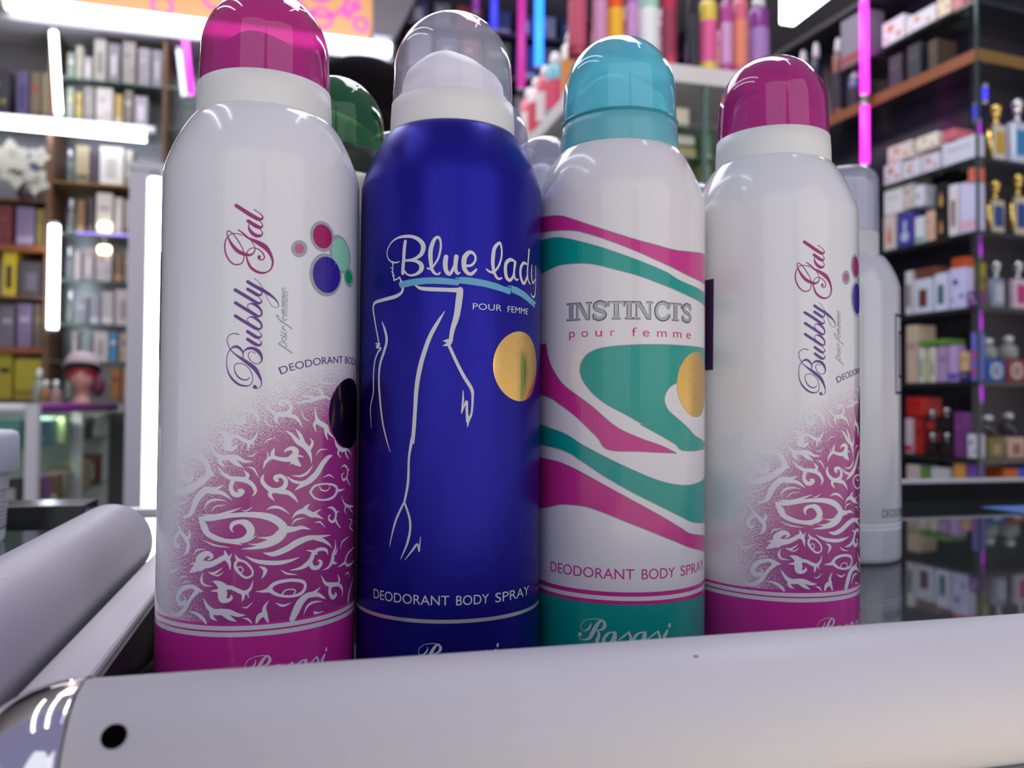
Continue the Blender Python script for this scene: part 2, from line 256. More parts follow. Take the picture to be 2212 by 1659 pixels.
LABELS = r'''{"gal":[[273,12043,18,177,12083,21,67,12091,21,-30,12059,21,-113,11961,26,-153,11807,32,-136,11625,35,-63,11457,38,50,11339,35,161,11313,32,269,11350,26,322,11464,23,320,11604,23,277,11742,23,179,11908,26,67,12060,26,-18,12136,26,-81,12157,24,-101,12101,24,-71,11989,32,29,11808,73,169,11656,91,306,11589,91,441,11559,66,535,11597,38,584,11684,26,572,11782,20,504,11905,18,408,12013,23,271,12120,35,175,12185,26],[272,12106,35,381,12012,44,516,11947,73,678,11871,109,827,11782,124,936,11649,88,1006,11484,58,1015,11358,47,969,11228,35,876,11152,35,769,11125,53,635,11153,67,500,11245,64,424,11383,50,388,11522,32,400,11634,23,466,11714,20,559,11746,20,680,11710,26,775,11624,29,814,11528,26,778,11462,26,724,11459,32,677,11485,44,690,11528,82],[450,12344,20,424,12308,20,445,12211,58,514,12116,88,609,12057,90,689,12055,73,742,12079,38,761,12137,23,713,12211,20,618,12304,20,510,12368,20,444,12344,20],[416,12413,88,510,12354,93,619,12290,99,699,12267,73,746,12291,41,756,12341,23,711,12408,20,643,12460,20],[118,12793,91,290,12682,97,481,12564,102,643,12481,93,723,12476,58,760,12517,38,735,12579,26,654,12644,20,552,12711,23]],"bub":[[230,9565,22,119,9590,22,16,9559,18,-47,9480,18,-51,9376,18,-5,9255,18,30,9185,22,161,9065,37,332,8945,73,501,8826,95,636,8707,102,738,8534,66,787,8395,29,767,8273,18,693,8228,18,634,8262,102],[30,9194,22,-29,9098,18,-58,8941,18,-56,8785,22,-4,8595,33,102,8439,51,257,8319,51,409,8286,37,517,8313,22,574,8410,18,563,8566,18,486,8722,18,367,8824,18,232,8849,18,148,8804,18,132,8717,18,177,8579,29,271,8476,37,390,8433,29,465,8457,22,492,8504,18],[30,9194,22,90,9247,44,175,9265,62,260,9223,62,320,9145,40,343,9067,26,335,8980,18],[333,9102,22,387,9181,37,478,9226,66,595,9220,80,713,9144,88,781,9024,55,783,8919,33,717,8848,18,617,8854,18,516,8931,18,465,9034,18,480,9113,18,546,9140,15,639,9104,15],[442,9452,80,543,9384,84,652,9321,80,727,9310,55,773,9355,33,759,9407,15,675,9492,11],[439,9644,80,540,9576,84,658,9506,80,733,9508,47,774,9548,29,740,9617,15,647,9701,11],[138,10029,81,317,9916,80,503,9806,84,638,9727,80,722,9712,47,771,9766,40,753,9862,47,651,9963,69,534,10012,40,451,9993,18,431,9940,15,478,9863,15,621,9727,15],[138,10356,81,312,10248,80,499,10137,84,633,10054,80,717,10036,47,770,10090,40,748,10194,47,647,10296,69,529,10344,40,446,10324,18,430,10271,15,473,10194,15,617,10053,15],[124,10680,81,325,10562,84,528,10440,84,646,10369,80,721,10365,47,765,10405,29,736,10474,15,643,10554,11],[428,10704,80,542,10638,84,659,10569,80,726,10565,47,769,10607,29,742,10667,15,657,10751,11],[426,10890,80,573,10800,84,775,10695,88,944,10598,73,1081,10491,44,1164,10382,22,1169,10302,15,1101,10272,11,1015,10312,11,912,10465,11,842,10637,11,774,10774,11,671,10909,11,562,10989,11]],"pf":[[1192,9357,26,1330,9274,37,1531,9141,32],[1254,9309,21,1204,9383,21,1278,9411,24,1366,9364,24,1380,9301,21,1305,9285,18],[1277,9462,24,1276,9513,21,1351,9542,21,1382,9487,21,1340,9439,21,1277,9462,24],[1225,9592,24,1326,9553,26,1376,9581,21,1300,9641,16],[1249,9664,24,1350,9613,26,1380,9658,18],[1261,9741,24,1374,9696,24],[1324,9724,16,1277,9793,24,1322,9808,21],[1194,10042,24,1140,10085,24,1145,10027,26,1271,9919,32,1398,9837,32,1496,9779,32,1512,9741,24],[1226,9904,18,1320,9968,18],[1295,9984,16,1281,10060,21,1331,10076,21,1269,10021,21,1345,9962,24,1390,10015,18],[1255,10135,21,1389,10079,24],[1318,10113,16,1255,10186,21,1388,10135,24],[1317,10171,16,1254,10244,21,1388,10194,24],[1253,10313,21,1392,10253,24],[1316,10291,16,1260,10364,21,1391,10309,24],[1315,10350,16,1259,10420,21,1390,10367,24],[1314,10406,16,1258,10479,21,1359,10429,24,1394,10462,18],[1257,10529,21,1394,10483,24],[1318,10513,16,1262,10576,21,1393,10539,24],[1317,10572,16,1266,10637,21,1362,10598,24,1402,10636,18],[1310,10666,16,1329,10751,21,1264,10779,21,1255,10720,21,1323,10661,24,1401,10693,21]],"bubbles":[["pinksmall",[1902,11846,1897,11796,1881,11748,1854,11703,1819,11663,1778,11632,1731,11611,1683,11600,1635,11600,1589,11611,1549,11633,1515,11664,1490,11702,1473,11747,1468,11795,1472,11844,1487,11892,1511,11936,1544,11974,1584,12005,1629,12026,1677,12038,1725,12038,1772,12028,1814,12007,1850,11977,1878,11939,1895,11894],[1807,11837,1804,11808,1795,11780,1780,11754,1760,11732,1736,11714,1710,11701,1682,11695,1654,11695,1627,11701,1603,11714,1584,11731,1569,11754,1559,11779,1556,11807,1558,11835,1567,11863,1581,11888,1601,11911,1624,11928,1650,11941,1678,11947,1706,11948,1733,11942,1757,11930,1778,11912,1794,11890,1804,11864]],["mag",[2737,12376,2761,12288,2761,12197,2739,12107,2695,12023,2633,11950,2558,11892,2474,11851,2387,11831,2299,11831,2217,11852,2142,11892,2079,11949,2029,12019,1994,12100,1976,12187,1976,12276,1993,12363,2026,12442,2076,12512,2139,12567,2213,12607,2295,12628,2382,12630,2470,12613,2555,12577,2630,12524,2693,12456],[2651,12343,2669,12275,2669,12204,2653,12134,2620,12068,2573,12012,2516,11966,2451,11935,2383,11919,2315,11919,2250,11935,2191,11966,2141,12010,2101,12065,2073,12129,2059,12197,2059,12266,2072,12334,2099,12397,2138,12451,2188,12495,2246,12526,2311,12542,2379,12544,2448,12530,2512,12502,2570,12460,2618,12406]],["mint",[3511,12018,3554,11906,3563,11791,3537,11679,3479,11576,3396,11490,3297,11423,3189,11381,3079,11366,2972,11377,2872,11413,2784,11473,2708,11553,2649,11648,2607,11755,2583,11866,2578,11977,2592,12083,2625,12178,2676,12258,2744,12320,2826,12360,2921,12377,3025,12369,3134,12339,3244,12285,3348,12212,3440,12121],[3429,11978,3463,11884,3472,11788,3454,11695,3412,11610,3349,11539,3272,11485,3187,11450,3098,11438,3010,11447,2927,11479,2852,11529,2788,11597,2737,11677,2700,11766,2679,11860,2674,11954,2684,12043,2711,12123,2753,12190,2809,12241,2877,12274,2955,12287,3040,12280,3129,12253,3218,12206,3301,12143,3373,12066]],["blue",[3084,11377,3095,11248,3069,11118,3008,10993,2920,10882,2812,10791,2692,10723,2567,10683,2444,10673,2328,10691,2222,10737,2132,10809,2060,10901,2008,11010,1978,11130,1971,11254,1988,11378,2026,11494,2087,11599,2167,11686,2263,11751,2374,11793,2494,11808,2619,11796,2743,11757,2859,11692,2960,11605,3037,11498],[3013,11359,3022,11250,3000,11141,2951,11036,2878,10943,2787,10866,2686,10808,2580,10774,2474,10765,2374,10779,2283,10818,2204,10878,2142,10955,2097,11047,2071,11148,2065,11253,2079,11357,2113,11456,2166,11545,2235,11618,2319,11674,2415,11710,2518,11723,2625,11712,2730,11679,2828,11625,2911,11551,2975,11461]],["green",[3756,11379,3771,11318,3767,11257,3743,11198,3704,11145,3652,11101,3592,11069,3527,11049,3462,11044,3400,11052,3342,11075,3292,11109,3251,11154,3219,11207,3199,11265,3189,11325,3192,11385,3206,11441,3232,11491,3268,11533,3313,11564,3367,11583,3427,11589,3491,11582,3556,11562,3619,11530,3676,11488,3723,11437],[3637,11360,3643,11319,3638,11278,3622,11239,3595,11204,3561,11175,3521,11153,3478,11140,3435,11137,3392,11143,3353,11158,3319,11181,3292,11211,3271,11246,3258,11285,3253,11326,3257,11366,3269,11404,3289,11438,3316,11466,3350,11487,3389,11499,3431,11503,3474,11498,3517,11484,3557,11463,3592,11434,3619,11399]]],"tribal":[[1035,8454,11,1182,8394,53,1382,8372,79,1561,8465,66,1691,8570,16],[1382,8372,79,1435,8259,66,1565,8159,8],[1510,8413,53,1801,8470,80,1998,8436,53,2176,8324,8],[2233,8612,8,2363,8432,48,2601,8373,43,2905,8420,8],[1596,7827,8,1809,7905,58,2063,7933,75,2305,8013,91,2502,8041,76,2680,7977,27],[1725,8084,8,1918,8048,53,2151,8011,75],[2162,8258,8,2334,8209,67,2417,8080,92,2435,8001,54],[713,7321,11,723,7471,74,637,7621,100,492,7695,116,299,7732,132,159,7618,105,176,7444,119,304,7365,116,405,7433,79,315,7482,47,242,7469,13],[492,7695,92,533,7821,84,452,7945,8],[607,8047,8,728,7947,37,778,7822,8],[1222,7319,11,1146,7446,79,1194,7572,121,1393,7585,121,1514,7699,95,1492,7852,84,1351,7927,74,1239,7876,89,1290,7813,66,1365,7826,11],[969,7949,11,927,7823,53,1021,7673,74,1194,7572,89],[1393,7585,111,1600,7521,95,1734,7418,66,1832,7238,8],[854,7521,8,929,7346,37,1100,7244,8],[1798,7700,8,1870,7494,37,2042,7395,8],[-241,7166,13,-61,7068,143,4,6920,174,-6,6783,201,94,6721,116,187,6766,79,220,6826,32],[41,6995,106,212,7033,74,383,6946,89,528,6891,84,651,6996,53,734,7196,8],[-289,6929,8,-134,6943,53,-33,6944,53],[516,6896,89,501,6771,58,483,6672,8],[587,6908,63,637,6758,8],[-23,7056,90,76,7132,13],[-460,6840,8,-363,6667,53,-178,6520,111,23,6509,127,220,6510,111,415,6415,68,630,6409,8],[-191,6519,106,-182,6395,101,-60,6272,8],[73,6484,127,222,6361,105,393,6253,8],[461,6559,8,581,6546,32,722,6658,8],[-936,6755,8,-783,6733,32,-637,6662,8],[-1003,6188,22,-953,6052,97,-1030,5924,130,-1210,6016,131,-1275,6215,126,-1157,6434,125,-900,6535,135,-662,6486,139,-524,6315,123,-461,6142,149,-313,6045,16],[-420,6118,133,-651,5913,161,-915,5753,178,-1243,5612,158,-1549,5606,66,-1639,5715,11],[-970,6879,8,-672,7011,67,-268,7241,8],[-1245,4970,14,-995,5074,108,-875,5305,148,-731,5548,161,-535,5692,160,-320,5709,106,-78,5825,8],[-426,5657,107,-164,5637,95,-12,5565,66,126,5454,8],[-596,5192,8,-475,5395,53,-264,5462,48,-10,5433,8],[-390,5161,8,-287,5288,32,-33,5336,8],[-239,6295,8,-121,6122,66,81,6000,95,277,5975,111,422,5950,110,591,5848,95,684,5672,68,607,5536,8],[382,6199,8,492,6073,84,434,5949,89],[155,5975,105,89,5776,95,160,5615,111,282,5590,116,366,5664,116,305,5707,53,252,5682,16],[489,6273,8,633,6221,47,756,6007,8],[860,6218,8,918,6392,66,1062,6503,84,1259,6461,84,1460,6442,116,1588,6502,148,1665,6640,143,1559,6719,100,1419,6684,58,1377,6609,11],[1119,6753,8,1085,6615,84,1074,6502,79],[951,6655,8,977,6517,39],[1588,6502,159,1669,6372,159,1819,6251,11],[1589,6489,79,1747,6522,53,1885,6487,8],[1590,6400,79,1514,6301,8],[1374,7179,8,1554,7063,69,1715,6881,111,1908,6774,138,2025,6616,107,2085,6458,53,2102,6316,8],[1644,7214,8,1767,7059,85,1866,6826,112],[2048,6976,8,2124,6845,69,2024,6667,91],[864,6844,8,983,6956,32,1141,6980,8],[2170,7778,8,2219,7544,67,2284,7387,113,2549,7252,124,2659,7091,68,2893,6925,14],[2283,7413,107,2168,7310,80,2241,7114,8],[2515,7252,103,2553,7041,68,2626,6894,8],[2873,6925,22,2981,6735,82,3213,6616,111,3487,6616,56,3813,6446,8],[3070,6650,83,3028,6518,55,3169,6403,8],[3371,6594,70,3462,6440,56,3626,6334,8],[2802,6490,16,2634,6446,108,2447,6285,140,2273,6060,150,2065,5892,149,1840,5777,106,1640,5648,8],[1441,6025,8,1597,5892,66,1811,5842,66,2035,5894,67],[1569,6033,8,1809,6009,53,2003,6101,53,2147,6275,8],[2235,6517,8,2359,6655,38,2612,6658,8],[886,6092,11,833,5968,74,902,5817,89,1073,5686,110,1270,5679,126,1393,5774,111,1412,5925,95,1290,6031,84,1162,5997,110,1205,5920,74,1241,5932,13],[1073,5686,105,1031,5562,84,1145,5420,8],[1270,5653,126,1498,5592,95,1656,5456,66,1737,5336,8],[2075,5582,59,2216,5732,54,2540,5761,43,2876,5697,60,3004,5558,82,2842,5387,71,2513,5344,43,2221,5416,48,2075,5582,59],[2983,5546,93,3188,5540,50,3369,5563,8],[2358,5717,16,2408,5622,38,2578,5577,32,2703,5637,27,2683,5705,16],[2469,5931,8,2678,5982,38,2864,5889,8],[3174,6160,11,3370,6187,56,3534,6052,62,3477,5866,61,3293,5800,55,3209,5942,39,3331,5987,17],[3478,5852,56,3576,5721,45,3762,5588,8],[3535,6025,42,3669,6069,11],[3192,5392,8,3351,5172,50,3596,5062,84,4019,5010,29],[3468,5105,70,3384,4979,45,3505,4855,8],[3666,5054,70,3785,4929,40,4028,4828,9],[947,5195,8,1103,5259,58,1301,5224,58,1531,5058,8],[-679,5089,11,-258,5077,58,45,5156,58,359,5267,8],[360,5204,8,481,5190,32,623,5287,8],[-1383,5351,8,-1201,5338,38,-1004,5499,8],[-1670,5255,8,-1457,5195,33,-1379,5188,8],[-746,5020,11,-493,4991,124,154,5080,100,662,5086,127,1043,5006,161,1291,4847,172,1372,4669,211,1230,4493,233,1001,4349,155,698,4271,72,371,4246,11],[-700,4983,74,-591,4804,169,-486,4624,135,-233,4501,118,61,4431,84,395,4345,8],[-98,4464,84,164,4437,106,393,4463,128,556,4577,166,579,4734,172,463,4881,155,310,4917,94,158,4865,100,113,4753,61,174,4648,8],[394,4424,67,570,4472,50,732,4572,8],[1243,4519,167,1024,4493,72,745,4519,8],[1051,4399,139,773,4347,55,533,4368,8],[1425,4679,178,1657,4674,106,1855,4697,78,2112,4618,8],[-585,4450,8,-312,4342,39,89,4283,8],[890,4131,14,1132,4090,111,1445,4185,139,1718,4320,156,2008,4404,129,2325,4403,85,2783,4400,9],[2260,4384,107,2500,4291,91,2688,4177,57,2830,4045,9],[462,4069,11,754,3928,83,1187,3862,100,1531,3884,72,1809,3949,8],[1548,3643,11,1813,3666,70,2018,3748,118,2139,3868,118,2217,4021,102,2398,4079,85,2614,4021,71,2674,3888,9],[1982,4104,8,2168,4054,56,2282,3985,71],[2094,3793,124,2174,3646,102,2338,3617,102,2446,3716,91,2369,3796,43,2336,3759,14],[2955,4250,9,2959,4053,58,2876,3870,104,2837,3709,121,2699,3566,57,2495,3521,9],[3075,4035,9,2976,3882,64],[2858,3678,98,2990,3614,35,3036,3648,9],[4174,3850,30,3665,3794,59,3463,3629,74,3532,3473,74,3844,3442,60,4198,3492,24],[3465,3571,74,3236,3528,47,3062,3503,9],[3200,3973,9,3275,4145,47,3689,4244,9],[3443,3218,9,3644,3250,42,3727,3089,9],[1584,4934,8,1707,5072,78,1908,5105,123,2122,5005,130,2283,4955,85,2508,4849,9],[2056,5275,11,1937,5162,118,2013,5061,96],[2185,5005,96,2315,5075,42,2416,5106,9],[1586,4774,8,1681,4900,45,1925,4934,8],[2221,4783,8,2387,4780,40,2567,4621,9],[2633,5126,11,2811,5107,63,2954,4979,75,2944,4826,75,2838,4735,63,2692,4814,52,2698,4911,46,2761,4917,14],[2945,4784,64,3062,4628,46,3213,4523,9],[2954,4965,64,3103,4984,15],[3636,4708,12,3892,4629,42,3720,4479,48,4076,4308,24],[-1495,5067,9,-1467,4829,41,-1301,4630,92,-1149,4482,103,-1047,4331,103,-1078,4145,86,-1211,4028,9],[-1031,4689,9,-1004,4545,80,-1130,4418,97],[-1301,4630,92,-1479,4481,93,-1530,4317,93,-1430,4233,104,-1351,4280,40],[-1924,3910,9,-1756,3730,47,-1653,3582,73,-1317,3727,9],[-1678,3606,73,-1825,3453,9],[-1677,3579,58,-1582,3511,12],[-991,3611,11,-830,3729,153,-618,3833,186,-388,3864,135,-197,3948,117,-38,4029,117,74,3930,84,111,3722,8],[-41,4217,11,9,4047,123],[143,4139,8,55,3982,78],[-677,3778,187,-695,3973,187,-535,4112,135,-406,4104,101,-352,4041,62,-460,3971,28],[-979,3836,9,-801,3862,62,-678,3869,62],[-869,4054,9,-777,4191,40,-537,4235,8],[-455,3671,8,-300,3643,56,-74,3786,8],[-355,3610,8,-191,3593,34,-59,3682,8],[-585,3652,8,-635,3466,62,-550,3350,51,-336,3323,8],[236,3904,61,312,3968,50,477,3912,50,626,3737,44,633,3593,44,483,3538,50,316,3668,56,230,3799,61,236,3904,61],[220,4113,8,273,4008,61,350,3959,61],[289,3799,25,378,3797,25,417,3705,25,354,3662,25,295,3733,25,289,3799,25],[793,3808,8,946,3694,89,861,3489,8],[1320,3679,8,1481,3570,45,1744,3514,8],[-325,3454,14,-120,3355,173,-77,3173,212,-61,3030,195,44,2979,100,147,3039,70,133,3102,28],[-79,3304,123,130,3299,89,310,3219,94,463,3168,89,600,3268,55,660,3474,8],[-376,3204,8,-211,3218,62,-104,3220,61],[438,3174,94,429,3039,55,403,2949,8],[513,3193,69,565,3034,8],[-106,3342,95,12,3396,14],[1029,3215,94,1194,3354,83,1537,3396,72,1875,3328,78,1972,3188,73,1851,3023,78,1543,2991,56,1250,3064,67,1029,3215,94],[1068,3207,122,890,3178,55,726,3188,8],[1368,3078,39,1460,3161,28,1651,3151,28,1707,3091,28,1652,3036,22],[1201,2871,8,1385,2777,56,1600,2825,8],[1633,2421,145,1728,2607,179,1840,2804,179,2015,2934,141,2217,2974,96,2432,3101,9],[2060,2945,129,2316,2922,102,2489,2836,71,2618,2752,9],[1932,2468,8,2034,2666,56,2220,2743,51,2491,2715,9],[2257,2470,74,2357,2446,40,2549,2449,14],[2444,3401,9,2592,3170,74,2828,3085,109,3096,3041,93,3294,2893,76,3310,2677,9],[3066,3320,9,3152,3148,76,3071,3052,81],[2787,3073,109,2758,2890,92,2876,2742,104,3016,2782,72,2961,2850,23],[4149,3030,12,3868,2827,60,3702,2632,89,3670,2438,71],[-576,3182,14,-758,3223,119,-918,3284,91,-1192,3206,121,-1378,3005,121,-1326,2839,127,-1165,2850,103,-1107,2956,43,-1169,3023,11],[-726,3204,119,-944,2972,85,-1143,2689,115,-1405,2512,87,-1694,2589,18],[-573,3025,11,-454,2823,84,-284,2700,129,-69,2700,145,114,2693,117,319,2620,83,496,2619,8],[-340,2724,112,-332,2568,84,-199,2481,8],[-69,2692,123,116,2550,100,284,2457,8],[-970,2655,9,-746,2622,71,-564,2504,85,-490,2409,51],[422,2544,8,548,2513,50,637,2417,28],[392,2819,8,519,2801,33,655,2925,8],[1033,2939,8,939,2776,69,954,2617,105,1028,2414,39],[923,2620,116,811,2550,116,755,2423,50],[-1387,3361,9,-1235,3497,35,-1039,3502,9],[-1250,3310,9,-1124,3376,29,-920,3415,9]],"seal1":[2614,7620,2754,8044,3079,8424,3496,8559,3964,8532,4429,8231,4449,7375,4045,6823,3616,6650,3261,6722,2892,7005,2692,7302],"lady":[[-1243,11682,10,-1324,11655,38,-1469,11667,43,-1609,11742,39,-1684,11865,31,-1686,11981,33,-1628,12110,35,-1502,12232,43,-1309,12314,58,-1083,12334,81,-869,12310,90,-694,12230,104,-583,12112,123,-557,11988,127,-610,11838,113,-730,11748,85,-863,11707,57,-978,11689,57,-1086,11686,76],[-1075,11681,57,-915,11681,66,-759,11655,85,-637,11584,113,-597,11488,132,-635,11385,113,-755,11304,76,-910,11282,57,-1028,11326,48,-1100,11406,57],[-1080,12200,91,-1107,12007,100,-1125,11722,95,-1140,11532,100,-1149,11352,95],[-1481,11672,58,-1474,11595,39,-1479,11528,29],[-1574,11531,4,-1491,11512,35,-1464,11479,29,-1505,11415,44,-1459,11383,38,-1476,11326,39,-1445,11266,43,-1428,11179,43],[-1476,11326,39,-1385,11305,5],[-1431,11179,43,-1342,11202,40,-1243,11253,38],[-1249,11248,29,-1191,11125,57],[-295,11491,56,-239,11566,52,-146,11726,56,-91,11971,56,-93,12160,56,-141,12264,70,-208,12264,80,-283,12170,99,-348,11973,118,-361,11784,118,-344,11595,104,-324,11454,85,-265,11340,75,-189,11292,56,-132,11301,52,-104,11339,38],[-435,11457,43,-391,11436,52,-333,11444,56],[54,11750,122,34,11594,127,50,11425,117,102,11322,103,159,11299,84,214,11380,80,288,11552,75],[323,11765,117,306,11599,113,303,11458,103,337,11345,84,374,11314,56,421,11348,38],[589,11531,70,718,11551,70,818,11655,63,832,11797,63,744,11891,84,643,11879,112,545,11754,133,525,11584,126,548,11444,119,634,11335,98,734,11326,91,821,11401,70,864,11453,49],[1418,11466,64,1516,11597,64,1599,11835,57,1605,12051,57,1561,12204,71,1494,12196,85,1380,12055,106,1341,11837,113,1335,11637,106,1361,11454,85,1435,11303,78,1519,11246,64,1612,11276,50],[1141,11479,35,1242,11416,64,1386,11399,71],[2024,11798,72,1888,11803,100,1759,11694,107,1734,11490,107,1781,11307,107,1893,11247,93,2009,11361,79,2047,11539,58],[2086,11762,94,2048,11510,72,2070,11338,65,2154,11282,58,2207,11311,36],[2574,11785,66,2421,11778,88,2316,11631,95,2307,11410,95,2403,11246,95,2502,11243,81,2619,11436,74],[2709,12199,74,2670,11888,66,2631,11586,66,2663,11353,59,2783,11242,44],[2888,11795,42,2858,11558,56,2895,11369,57,2966,11296,60,3099,11413,45],[3155,11814,45,3162,11452,48,3146,11147,48,3067,10934,67,2919,10916,45,2818,10993,18]],"figure":[[-777,11013,29,-624,10930,89,-330,10897,106,167,10880,106,379,10878,134],[435,10887,156,416,10709,177,349,10211,159,247,9855,124,196,9571,99],[3,9534,21,144,9535,106,256,9558,21],[4,9407,21,145,9458,106,214,9536,71],[145,9430,78,324,9043,85,541,8622,92,760,8272,92,791,8024,64,765,7635,57,687,7458,78,660,7282,21],[533,8241,14,536,7987,50,496,7634,28],[496,7634,28,625,7952,57,638,7705,71,659,7423,78],[-1136,10975,72,-1185,10835,72,-1394,10738,101,-1836,10678,95,-2179,10632,89,-2271,10493,74,-2182,10136,59,-1985,9520,52],[-2137,9509,22,-1955,9479,74,-2091,9416,74,-1891,9367,44,-2010,9284,66],[-1992,9302,52,-2160,9034,59,-2218,8632,59,-2221,8155,52,-2354,7788,52,-2331,7421,30,-2297,7201,15],[-1864,10097,22,-1743,9855,80,-1672,9562,88,-1785,9240,88,-1917,8954,81,-1968,8591,74,-1931,8118,74,-1809,7431,59,-1647,6931,44,-1497,6574,15],[31,10312,18,-143,10028,85,-354,9639,113,-531,9145,121,-638,8721,128,-709,8261,121,-741,7730,107,-773,7200,107,-807,6828,100,-810,6962,102,-903,6452,63,-926,5789,71,-1030,5258,63],[-1030,5277,55,-1278,4793,64,-1419,4351,40,-1486,4050,16],[-1030,5277,55,-881,4896,63,-847,4587,63,-929,4193,63,-1125,3763,16],[-554,4388,16,-590,4011,47],[-595,4038,47,-646,4190,47,-757,4049,55,-990,3754,16]],"ribbon":[[-1282,11083,-1248,11129,-962,11170,-653,11201,-456,11210,-75,11207,160,11181,301,11164,404,11166,405,11036,377,11002,21,11029,-215,11038,-455,11041,-855,11005,-1177,10953,-1223,10965],[402,11231,535,11230,678,11225,1044,11188,1437,11125,1693,11061,1934,11027,1916,10866,1859,10861,1607,10910,1122,10995,679,11041,403,11059],[1933,11113,2177,11081,2531,10981,2886,10844,3245,10766,3132,10715,3071,10708,3114,10593,2671,10731,2290,10852,1954,10920],[290,11183,325,11212,374,11216,409,11193,367,11178],[1801,11064,1857,11098,1914,11097,1924,11055]],"seal2":[1325,8852,1443,9358,1698,9694,2186,9871,2684,9758,3121,9335,3246,8809,2946,8270,2438,7966,1997,7999,1623,8248,1409,8531],"bands":[["pink",[-3276,13634,-2353,13453,-1733,13255,-894,12914,-58,12621,644,12451,1562,12336,3187,12475,3410,11548,2193,11608,1074,11886,248,12188,-510,12494,-1294,12791,-1971,12955,-3267,13161]],["teal",[-3262,12869,-2531,12822,-1970,12723,-1089,12448,-320,12166,444,11890,1074,11675,1852,11414,3421,11200,3432,10832,2195,11018,1076,11273,251,11523,-506,11732,-1086,11891,-1589,11948,-2226,11958,-2725,11883,-3243,11753]],["teal",[-1194,9349,-801,9495,-122,9567,862,9603,1858,9606,3548,9600,3548,9239,2203,8782,1574,8571,1176,8373,1019,8066,1132,7763,1381,7572,1984,7201,2484,6941,3550,6600,1883,6566,1384,6782,760,7091,293,7331,343,7344,-190,7642,-679,7902,-1067,8204,-1354,8548,-1462,8856,-1399,9123]],["pink",[-3208,9713,-2810,9688,-2696,9282,-2431,8877,-2039,8477,-1566,8165,-1065,7823,-388,7266,294,6951,896,6749,1465,6509,296,6572,-624,6618,-951,6976,-1612,7551,-2193,7892,-2683,8089,-3184,8252]],["teal",[-3186,7388,-2120,7088,-1378,6743,-543,6343,135,6033,809,5767,1387,5628,1920,5580,2597,5617,3547,5776,3545,4274,2396,4448,1670,4680,902,5024,57,5435,-742,5878,-1376,6257,-2116,6572,-3175,6719]],["pink",[-3223,6288,-2410,6245,-1603,6044,-741,5638,58,5216,902,4764,1671,4355,2222,4137,3545,3842,3545,3298,2223,3724,1392,4013,469,4378,-337,4693,-941,4909,-1458,4998,-2103,4977,-2670,4845,-3252,4640]]],"seal3":[1458,8569,1573,8995,1922,9317,2408,9451,3028,9293,3549,8745,3549,7925,2948,7643,2371,7529,1865,7687,1576,8110],"inst":[["I",[-1929,10577,-1603,10556]],["N",[-1661,10559,-1099,10532]],["S",[-1079,10531,-671,10519]],["T",[-645,10518,-163,10514]],["I",[-163,10514,71,10515]],["N",[63,10515,650,10528]],["C",[683,10529,1179,10552]],["T",[1146,10550,1650,10581]],["S",[1650,10581,2093,10616]]],"pfem":[["p",[-1828,9909,-1630,9900]],["o",[-1425,9892,-1213,9885]],["u",[-997,9879,-802,9875]],["r",[-566,9872,-453,9871]],["f",[35,9871,164,9872]],["e",[346,9875,539,9879]],["m",[776,9886,1089,9897]],["m",[1314,9907,1635,9923]],["e",[1845,9935,2067,9949]]],"rasasi":[[-740,1845,34,-847,1773,72,-947,1623,107,-1049,1429,115,-1137,1292,86,-1288,1230,36,-1429,1252,20,-1464,1317,29,-1417,1367,121],[-1102,1754,7,-1101,1649,43,-1183,1533,57,-1289,1484,22,-1375,1515,17,-1391,1597,17,-1322,1734,17,-1170,1817,17,-963,1853,20,-790,1841,26,-704,1778,71,-689,1688,93,-760,1584,64,-918,1535,14],[-918,1535,14,-860,1491,57,-859,1379,86,-905,1249,100,-887,1124,80,-786,1106,23],[-422,1496,71,-499,1516,43,-618,1456,71,-716,1308,80,-715,1168,86,-630,1133,63,-505,1268,63,-422,1454,74],[-401,1511,86,-400,1343,88,-421,1203,80,-378,1149,43,-295,1236,17],[-309,1305,21,-143,1436,51,-3,1557,21],[-17,1522,57,32,1397,71,26,1243,86,-72,1159,57,-163,1185,34,-163,1227,34],[418,1502,72,338,1529,43,216,1479,72,117,1341,80,118,1201,86,203,1159,63,332,1281,63,418,1460,75],[440,1515,86,441,1347,89,419,1209,80,463,1151,43,552,1231,17],[507,1331,22,687,1446,52,842,1554,22],[826,1520,58,882,1390,72,874,1236,87,765,1161,58,665,1196,35,665,1238,35],[962,1368,12,1061,1457,44,1145,1540,44],[1120,1507,87,1045,1360,90,1028,1207,87,1096,1116,35,1198,1174,12],[1210,1688,82,1200,1637,82]]}'''
